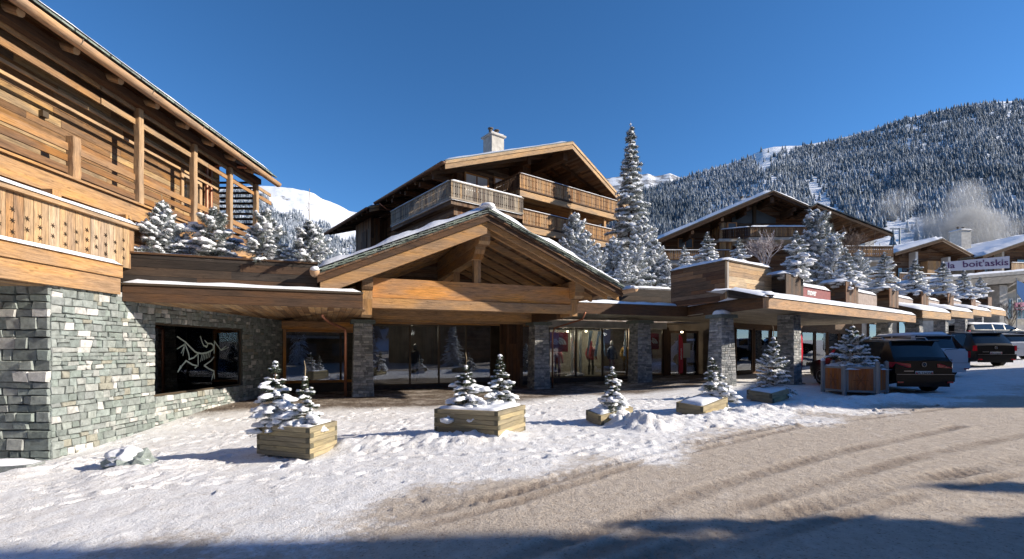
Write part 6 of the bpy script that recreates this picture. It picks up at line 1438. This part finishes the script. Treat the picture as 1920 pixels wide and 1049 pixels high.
for i, (x, y, s_, sz) in enumerate([(9.6, 3.5, .6, .36), (15, 4.3, .7, .42), (5.5, -3.5, .5, .42), (-16, -8, .6, .6), (2.8, -14, .6, .7), (19, -14, .6, .8), (-20, -20, .7, .8), (0, -22, .7, .9)]):
    dup(sp, V((x, y, gzf(x, y)-.1)), i*1.1, s_, ['slim snowy spruce just out of frame at right beside the road', 'second slim snowy spruce out of frame at right, farther up the road', 'snowy spruce out of frame at right behind the camera', 'snowy spruce far left behind the camera', 'snowy spruce between the two chalets behind the camera', 'snowy spruce right of the chalets behind the camera', 'big spruce at the far left behind the camera', 'tallest spruce straight behind the camera'][i], 'spruces out of frame along the road', sz)
# wooded hillside behind the camera, seen in the glass
fh = None
rr_ = np.random.RandomState(4)
def backhill():
    n1, n2 = 80, 20; az = np.linspace(math.radians(100), math.radians(440-360+360-100+0), n1); az = np.linspace(math.radians(190), math.radians(350), n1)
    r = np.linspace(60, 420, n2); A_, R_ = np.meshgrid(az, r); X = R_*np.cos(A_); Y = R_*np.sin(A_); Zz = (R_-60)*.36+8*fbm(X*.02, Y*.02)
    co = np.stack([X, Y, Zz-1], -1).reshape(-1, 3); ii = np.arange(n1*n2).reshape(n2, n1); q = np.stack([ii[:-1, :-1], ii[:-1, 1:], ii[1:, 1:], ii[1:, :-1]], -1).reshape(-1, 4)
    me = bpy.data.meshes.new('hill'); me.from_pydata(co.tolist(), [], q.tolist()); me.materials.append(mm); tag(link('hill', me), kind='structure')
    def surf(px, rh):
        a = px; R2 = 65+340*rh; X = R2*np.cos(a); Y = R2*np.sin(a); return X, Y, (R2-60)*.36+8*fbm(X*.02, Y*.02)-1, X*0
    forest(surf, 5000, (math.radians(192), math.radians(348)), (12, 22), [], lambda px, y, rh: rh < 2, 15, 'dark conifer forest on the hillside behind the camera', -.1)
backhill()
# ------------------------------------------------------------ cars
paintblk = None
def paint(name, c, rough=.35, coat=.3, metal=0):
    m, nt, b = newmat(name); b.inputs['Base Color'].default_value = (*c, 1); b.inputs['Roughness'].default_value = rough; b.inputs['Metallic'].default_value = metal
    b.inputs['Coat Weight'].default_value = coat; b.inputs['Coat Roughness'].default_value = .06; b.inputs['Specular IOR Level'].default_value = .22; return m
M['cblack'] = paint('black_car_paint', (.003, .0035, .005), .3, .12); M['cwhite'] = paint('white_car_paint', (.62, .64, .68), .35, .6, 0); M['cgrey'] = paint('dark_grey_car_paint', (.009, .0095, .011), .3, .12); M['csilver'] = paint('pale_car_paint', (.5, .52, .56), .35)
M['tyre'] = plain('tyre_rubber', (.012, .012, .012), .85); M['rim'] = plain('alloy', (.30, .30, .31), .3, .8); M['trim'] = plain('black_plastic', (.015, .015, .016), .6); M['chrome'] = plain('chrome', (.35, .35, .36), .3, 1.0)
M['lens'] = plain('red_lens', (.45, .008, .02), .15, spec=.8); M['cglass'] = plain('tinted_car_glass', (.012, .016, .020), .05, spec=.6); M['plate'] = plain('number_plate', (.72, .72, .72), .5)
def car(name_label, group, Lc, Wc, Hc, mat, belt=.60, rearx=.32, hood=.26, tail='wide', plate='VS 534204', snow=0, roof_rails=True, logo='circle'):
    """car with its tail at y=0 facing +Y, centre x=0, standing on z=0"""
    e = empty('parked_car', (0, 0, 0), name_label, 'car', group); hw = Wc/2; zb = .24; zs = Hc*belt; zr_ = Hc
    # stations: y, underside z, belt z, roof z, half width factor
    ys_ = [0, .06, .12, rearx+.10, rearx+.28, Lc*.22, Lc*.36, Lc*.375, Lc*.53, Lc*.545, Lc*.62, Lc*.70, Lc*.735, Lc*.80, Lc*.9, Lc*.965, Lc]
    def st(y):
        f_ = y/Lc; wf = 1-.10*max(0, (.12-f_)/.12)**2-.16*max(0, (f_-.85)/.15)**2
        top = zs+.0
        if y <= .07: r = zs+.005
        elif y < rearx+.1: r = zs+(zr_*.955-zs)*((y-.06)/(rearx+.04))**.9
        elif y < Lc*.62: r = zr_*(.955+.045*math.sin(math.pi*min(1, (y-rearx)/(Lc*.62-rearx))*.9+.15))
        elif y < Lc*.735+.01: r = zr_*.985+(zs*1.02-zr_*.985)*((y-Lc*.62)/(Lc*.115))**1.1
        else: r = zs*(1.02-.18*((y-Lc*.735)/(Lc*.265))**1.3)
        bz = zs if y < Lc*.735 else r-.01
        b0 = zb+.16*max(0, (.05-f_)/.05)+.1*max(0, (f_-.95)/.05)
        return wf, b0, bz, r
    def sec(y):
        wf, b0, bz, r = st(y); g = max(0, r-bz); h = hw*wf; tw = h*(.97-.20*min(1, g/.6)) if g > .03 else h*.93
        return [(h*.88, b0), (h*.97, b0+.08), (h, b0+.28), (h*1.0, bz*.80), (h*.985, bz-.05), (h*.965, bz), (tw+(h*.965-tw)*.06, bz+g*.90), (tw*.93, bz+g*.985), (tw*.5, r+.012 if g > .03 else r+.01), (0, r+.02 if g > .03 else r+.012)]
    secs = [sec(y) for y in ys_]; ns = len(secs[0]); body, sg_, rg, fg = MB(), MB(), MB(), MB()
    pil = [(3, 4), (6, 7), (8, 9)]
    for i in range(len(ys_)-1):
        for j in range(ns-1):
            for sx in (-1, 1):
                a, b, c, d = [V((sx*s_[0], y_, s_[1])) for s_, y_ in ((secs[i][j], ys_[i]), (secs[i+1][j], ys_[i+1]), (secs[i+1][j+1], ys_[i+1]), (secs[i][j+1], ys_[i]))]
                q = [a, b, c, d] if sx > 0 else [d, c, b, a]
                y0, y1 = ys_[i], ys_[i+1]; tgt = body
                if j == 5 and y0 >= rearx+.09 and y1 <= Lc*.72 and (i, i+1) not in pil: tgt = sg_
                if i == 2 and j >= 6: tgt = rg
                if i == 2 and j == 5: tgt = body
                if 10 <= i <= 11 and j >= 6: tgt = fg
                if (q[0]-q[2]).length < 1e-5: continue
                tgt.poly(q)
    for i in (0, len(ys_)-1):
        pts = [V((s_[0], ys_[i], s_[1])) for s_ in secs[i]]+[V((-s_[0], ys_[i], s_[1])) for s_ in secs[i][::-1][1:]]
        body.poly(pts if i else pts[::-1])
    pts_u = [(secs[i][0][0], ys_[i], secs[i][0][1]) for i in range(len(ys_))]; body.poly([V(p) for p in pts_u]+[V((-p[0], p[1], p[2])) for p in pts_u[::-1]])
    def weld(o):
        bm = bmesh.new(); bm.from_mesh(o.data); bmesh.ops.remove_doubles(bm, verts=bm.verts, dist=.0005); bmesh.ops.recalc_face_normals(bm, faces=bm.faces); bm.to_mesh(o.data); bm.free(); o.data.polygons.foreach_set('use_smooth', [True]*len(o.data.polygons)); o.data.set_sharp_from_angle(angle=R(32)); return o
    weld(body.build('body', mat, e))
    for mb_, nm in ((sg_, 'side_window'), (rg, 'rear_window'), (fg, 'windscreen')):
        if nm == 'side_window':
            for sx in (1, -1):
                h = MB()
                for k, f_ in enumerate(mb_.f):
                    if mb_.v[f_[0]][0]*sx > 0: h.poly([mb_.v[q] for q in f_])
                weld(h.build(nm, M['cglass'], e))
        else: weld(mb_.build(nm, M['cglass'], e))
    # wheels, arches
    r_ = .34 if Hc < 1.8 else .38
    for yy in (Lc*.185, Lc*.80):
        for sx in (-1, 1):
            w = MB(); c = V((sx*(hw-.24), yy, r_)); ax = V((sx, 0, 0))
            w.lathe(c, [(0, .0), (r_*.98, .0), (r_, .03), (r_, .20), (r_*.95, .235), (r_*.66, .245), (r_*.64, .21), (0, .20)], 24, ax); o = w.build('wheel', M['tyre'], e, angle=40)
            w = MB()
            w.lathe(c, [(r_*.62, .20), (r_*.66, .25), (r_*.60, .252), (r_*.56, .215)], 20, ax)
            for k in range(5):
                a = 2*pi*k/5+.3; dv = V((0, math.cos(a), math.sin(a))); sd_ = V((0, -math.sin(a), math.cos(a))); w.prism([c+ax*.222+dv*r_*.06+sd_*.035, c+ax*.222+dv*r_*.6+sd_*.03, c+ax*.222+dv*r_*.6-sd_*.03, c+ax*.222+dv*r_*.06-sd_*.035], ax*.02)
            w.lathe(c, [(0, .25), (.05, .25), (.06, .22)], 12, ax); w.build('rim', M['rim'], o)
            w = MB(); n = 14; pr = []
            for k in range(n+1):
                a = math.pi*k/n; pr.append((math.cos(a), math.sin(a)))
            for k in range(n):
                q = [V((sx*(hw+.004), yy+pr[k+m_][0]*rr, r_+pr[k+m_][1]*rr)) for m_, rr in ((0, r_+.03), (0, r_+.09), (1, r_+.09), (1, r_+.03))]; w.prism(q, ax*.014)
            w.prism([V((sx*(hw-.02), yy+math.cos(math.pi*k/n)*(r_+.04), r_+math.sin(math.pi*k/n)*(r_+.04)-.0)) for k in range(n+1)]+[V((sx*(hw-.02), yy-(r_+.04), .2)), V((sx*(hw-.02), yy+(r_+.04), .2))], ax*.023); w.build('wheel_arch', M['trim'], e)
    # tail: bumper, lights, plate, wiper, badge
    w = MB(); w.box((-hw*.92, -.07, zb+.14), (hw*1.84, 0, 0), (0, .16, 0), (0, 0, .24)); w.box((-hw*.80, -.03, zb-.02), (hw*1.6, 0, 0), (0, .1, 0), (0, 0, .18))
    bo = w.build('bumper', mat if snow != 2 else M['trim'], e); 
    w = MB(); w.box((-hw*.90, -.085, zb+.36), (hw*1.8, 0, 0), (0, .02, 0), (0, 0, .015)); w.build('chrome_strip', M['chrome'], e)
    for sx in (-1, 1):
        w = MB()
        if tail == 'wide': w.prism([(sx*hw*.42, -.02, zs-.19), (sx*hw*.88, -.02, zs-.22), (sx*hw*1.0, .10, zs-.20), (sx*hw*1.0, .12, zs-.02), (sx*hw*.88, -.02, zs-.03), (sx*hw*.42, -.02, zs-.08)], V((0, .10, 0)))
        else: w.box((sx*hw*.99-.10*(sx > 0), -.012, zs-.26), (.10, 0, 0), (0, .12, 0), (0, 0, .26 if tail == 'tall' else .20))
        w.build('tail_light', M['lens'], e)
        w = MB(); w.box((sx*hw*.78-.09, -.075, zb+.1), (.18, 0, 0), (0, .02, 0), (0, 0, .045)); w.build('reflector', M['lens'], e)
        w = MB(); w.blob((sx*(hw+.09), Lc*.66, zs+.08), (.09, 0, 0), (0, .07, 0), (0, 0, .09), 0, 1, 2); w.box((sx*hw*.93, Lc*.65, zs+.02), (sx*.1, 0, 0), (0, .05, 0), (0, 0, .04)); w.build('mirror', mat, e)
        w = MB(); w.box((sx*hw*.90-.10, Lc-.22, zs*.72), (.24, 0, 0), (0, .2, 0), (0, 0, .13)); w.build('headlight', M['chrome'], e)
        if roof_rails: w = MB(); w.tube([(sx*hw*.70, rearx+.35, Hc*.955), (sx*hw*.72, rearx+.5, Hc+.04), (sx*hw*.72, Lc*.55, Hc+.05), (sx*hw*.7, Lc*.58, Hc*.97)], .018, 6); w.build('roof_rail', M['chrome'], e)
    w = MB(); pz = zs-.42; w.box((-.26, -.03, pz), (.52, 0, 0), (0, .02, 0), (0, 0, .115)); po = w.build('number_plate', M['plate'], e)
    text_on(plate, .105, (0, -.032, pz+.018), (1, 0, 0), M['blacktxt'], po, .002, .002, 1.0)
    for k, cc_ in ((-.235, (.55, .02, .02)), (.235, (.55, .03, .03))): w = MB(); w.box((k-.018, -.033, pz+.03), (.036, 0, 0), (0, .004, 0), (0, 0, .05)); w.build('canton_shield', plain('shield', cc_, .5), po)
    if logo == 'circle':
        w = MB(); c = V((0, -.02, zs-.10)); w.lathe(c, [(.062, 0), (.062, .012), (.074, .012), (.074, 0)], 20, (0, -1, 0))
        for p_ in ([(-.035, .05), (0, 0), (.035, .05)], [(-.058, .02), (-.028, -.052), (0, .0), (.028, -.052), (.058, .02)]):
            w.tube([c+V((x, -.008, z)) for x, z in p_], .007, 5)
        w.build('badge', M['chrome'], e)
    w = MB(); w.tube([(0, .02, zs+.03), (.05, .02, zs+.06), (.55, .035, zs+.09)], .012, 5); w.build('wiper', M['trim'], e)
    w = MB(); w.box((-hw*.62, -.012, zs-.32), (hw*.3, 0, 0), (0, .01, 0), (0, 0, .03)); w.build('model_badge', M['chrome'], e)
    w = MB(); yq = rearx+.02; w.box((-hw*.7, yq-.10, Hc*.945), (hw*1.4, 0, 0), (0, .22, .01), (0, 0, .03)); w.build('spoiler', mat, e)
    if snow: w = MB(); w.snow((-hw*.74, rearx+.15, Hc*.985), (hw*1.48, 0, 0), (0, Lc*.6-rearx, .0), .07+.03*snow, seg=.2, lump=.3); w.build('roof_snow', M['snow'], e, smooth=True)
    return e
GC = 'cars parked in front of the arcade'
def park(e, x, y, rz, sc=1.0): place(e, V((x, y, gzf(x, y+1.0)+.0)), rz, sc); return e
park(car('black people carrier with red tail lights parked behind the orange panelled planter', GC, 4.85, 1.90, 1.73, M['cblack'], .585, .34, plate='VS 534304'), 12.85, 15.1, R(-3))
park(car('white off-road car with a snow-covered roof between the two dark cars', GC, 5.0, 1.98, 1.80, M['cwhite'], .60, .45, tail='tall', plate='VS 48 162', snow=1, roof_rails=False, logo=''), 17.55, 19.6, R(-3))
park(car('dark grey off-road car right of the white one', GC, 4.6, 1.9, 1.72, M['cgrey'], .60, .42, tail='tall', plate='VS 276035', roof_rails=True), 23.4, 23.4, R(-5))
park(car('pale hatchback mostly hidden right of the dark grey car', GC, 4.1, 1.75, 1.50, M['csilver'], .62, .5, tail='box', plate='VS 91 604', roof_rails=False, logo=''), 28.6, 27.0, R(-5))
park(car('dark hatchback at the far right edge of the car row', GC, 4.2, 1.8, 1.50, M['cgrey'], .62, .5, tail='box', plate='VS 33 870', roof_rails=False, logo=''), 32.6, 30.2, R(-5))
park(car('black van with thick snow on its roof at the right edge', GC, 6.5, 2.0, 2.25, M['cblack'], .80, .3, tail='box', plate='VS 60 411', snow=2, roof_rails=False, logo=''), 33.4, 36.5, R(-90+12))
# ------------------------------------------------------------ chairlift pylon and steam
e = empty('lift_pylon', at(1700, 455, 160), 'thin grey lift pylon on the white slope above the small chalet', 'pylon')
c = at(1687, 462, 160); w = MB(); w.cyl(c-Zu*5, c+Zu*6, .35, .25, 8); w.build('mast', M['metal'], e); w = MB(); w.box(c+V((-3, 0, 5.6)), (6, 0, 0), (0, .4, 0), (0, 0, .4)); w.build('cross_arm', M['metal'], e)
def steam(c, sx, sy, sz, dens, label, seed):
    m = bpy.data.materials.new('steam'); m.use_nodes = True; nt = m.node_tree; nt.nodes.clear(); L_ = nt.links.new
    o = N(nt, 'ShaderNodeOutputMaterial'); v = N(nt, 'ShaderNodeVolumePrincipled'); v.inputs['Color'].default_value = (1, 1, 1, 1)
    tc = N(nt, 'ShaderNodeTexCoord'); g = N(nt, 'ShaderNodeTexNoise'); g.inputs['Scale'].default_value = 3.0/1; g.inputs['Detail'].default_value = 3; g.inputs['Distortion'].default_value = 1.6
    mp = N(nt, 'ShaderNodeMapping'); mp.inputs['Scale'].default_value = (.05, .05, .07); mp.inputs['Location'].default_value = (seed, 0, 0)
    L_(tc.outputs['Object'], mp.inputs[0]); L_(mp.outputs[0], g.inputs['Vector'])
    gr = N(nt, 'ShaderNodeTexGradient', gradient_type='SPHERICAL'); mp2 = N(nt, 'ShaderNodeMapping'); mp2.inputs['Scale'].default_value = (1/sx, 1/sy, 1/sz); L_(tc.outputs['Object'], mp2.inputs[0]); L_(mp2.outputs[0], gr.inputs[0])
    f_ = mathn(nt, 'MULTIPLY', mathn(nt, 'SUBTRACT', g.outputs[0], .34, True), mathn(nt, 'POWER', gr.outputs[0], .7)); L_(mathn(nt, 'MULTIPLY', f_, dens), v.inputs['Density']); L_(v.outputs[0], o.inputs['Volume'])
    w = MB(); w.blob((0, 0, 0), (sx, 0, 0), (0, sy, 0), (0, 0, sz), 0, 0, 3); w.blob((0, 0, 0), (sx, 0, 0), (0, sy, 0), (0, 0, -sz), 0, 0, 3); 
    me = bpy.data.meshes.new('steam'); bm = bmesh.new(); bmesh.ops.create_icosphere(bm, subdivisions=3, radius=1); bmesh.ops.scale(bm, vec=(sx, sy, sz), verts=bm.verts); bm.to_mesh(me); bm.free(); me.materials.append(m)
    o_ = link('steam', me); o_.location = c; tag(o_, label, 'steam', None, 'stuff')
steam(at(1800, 432, 95), 12, 6, 4.6, 1.5, 'white steam drifting behind the ridge of the small far chalet', 1.0)
steam(at(1812, 395, 95), 4.0, 4, 6.5, 1.3, 'white plume of steam rising above the small far chalet', 4.0)
steam(at(1680, 385, 120), 5, 4, 4.5, .5, 'faint puff of steam on the wooded slope left of the plume', 7.0)
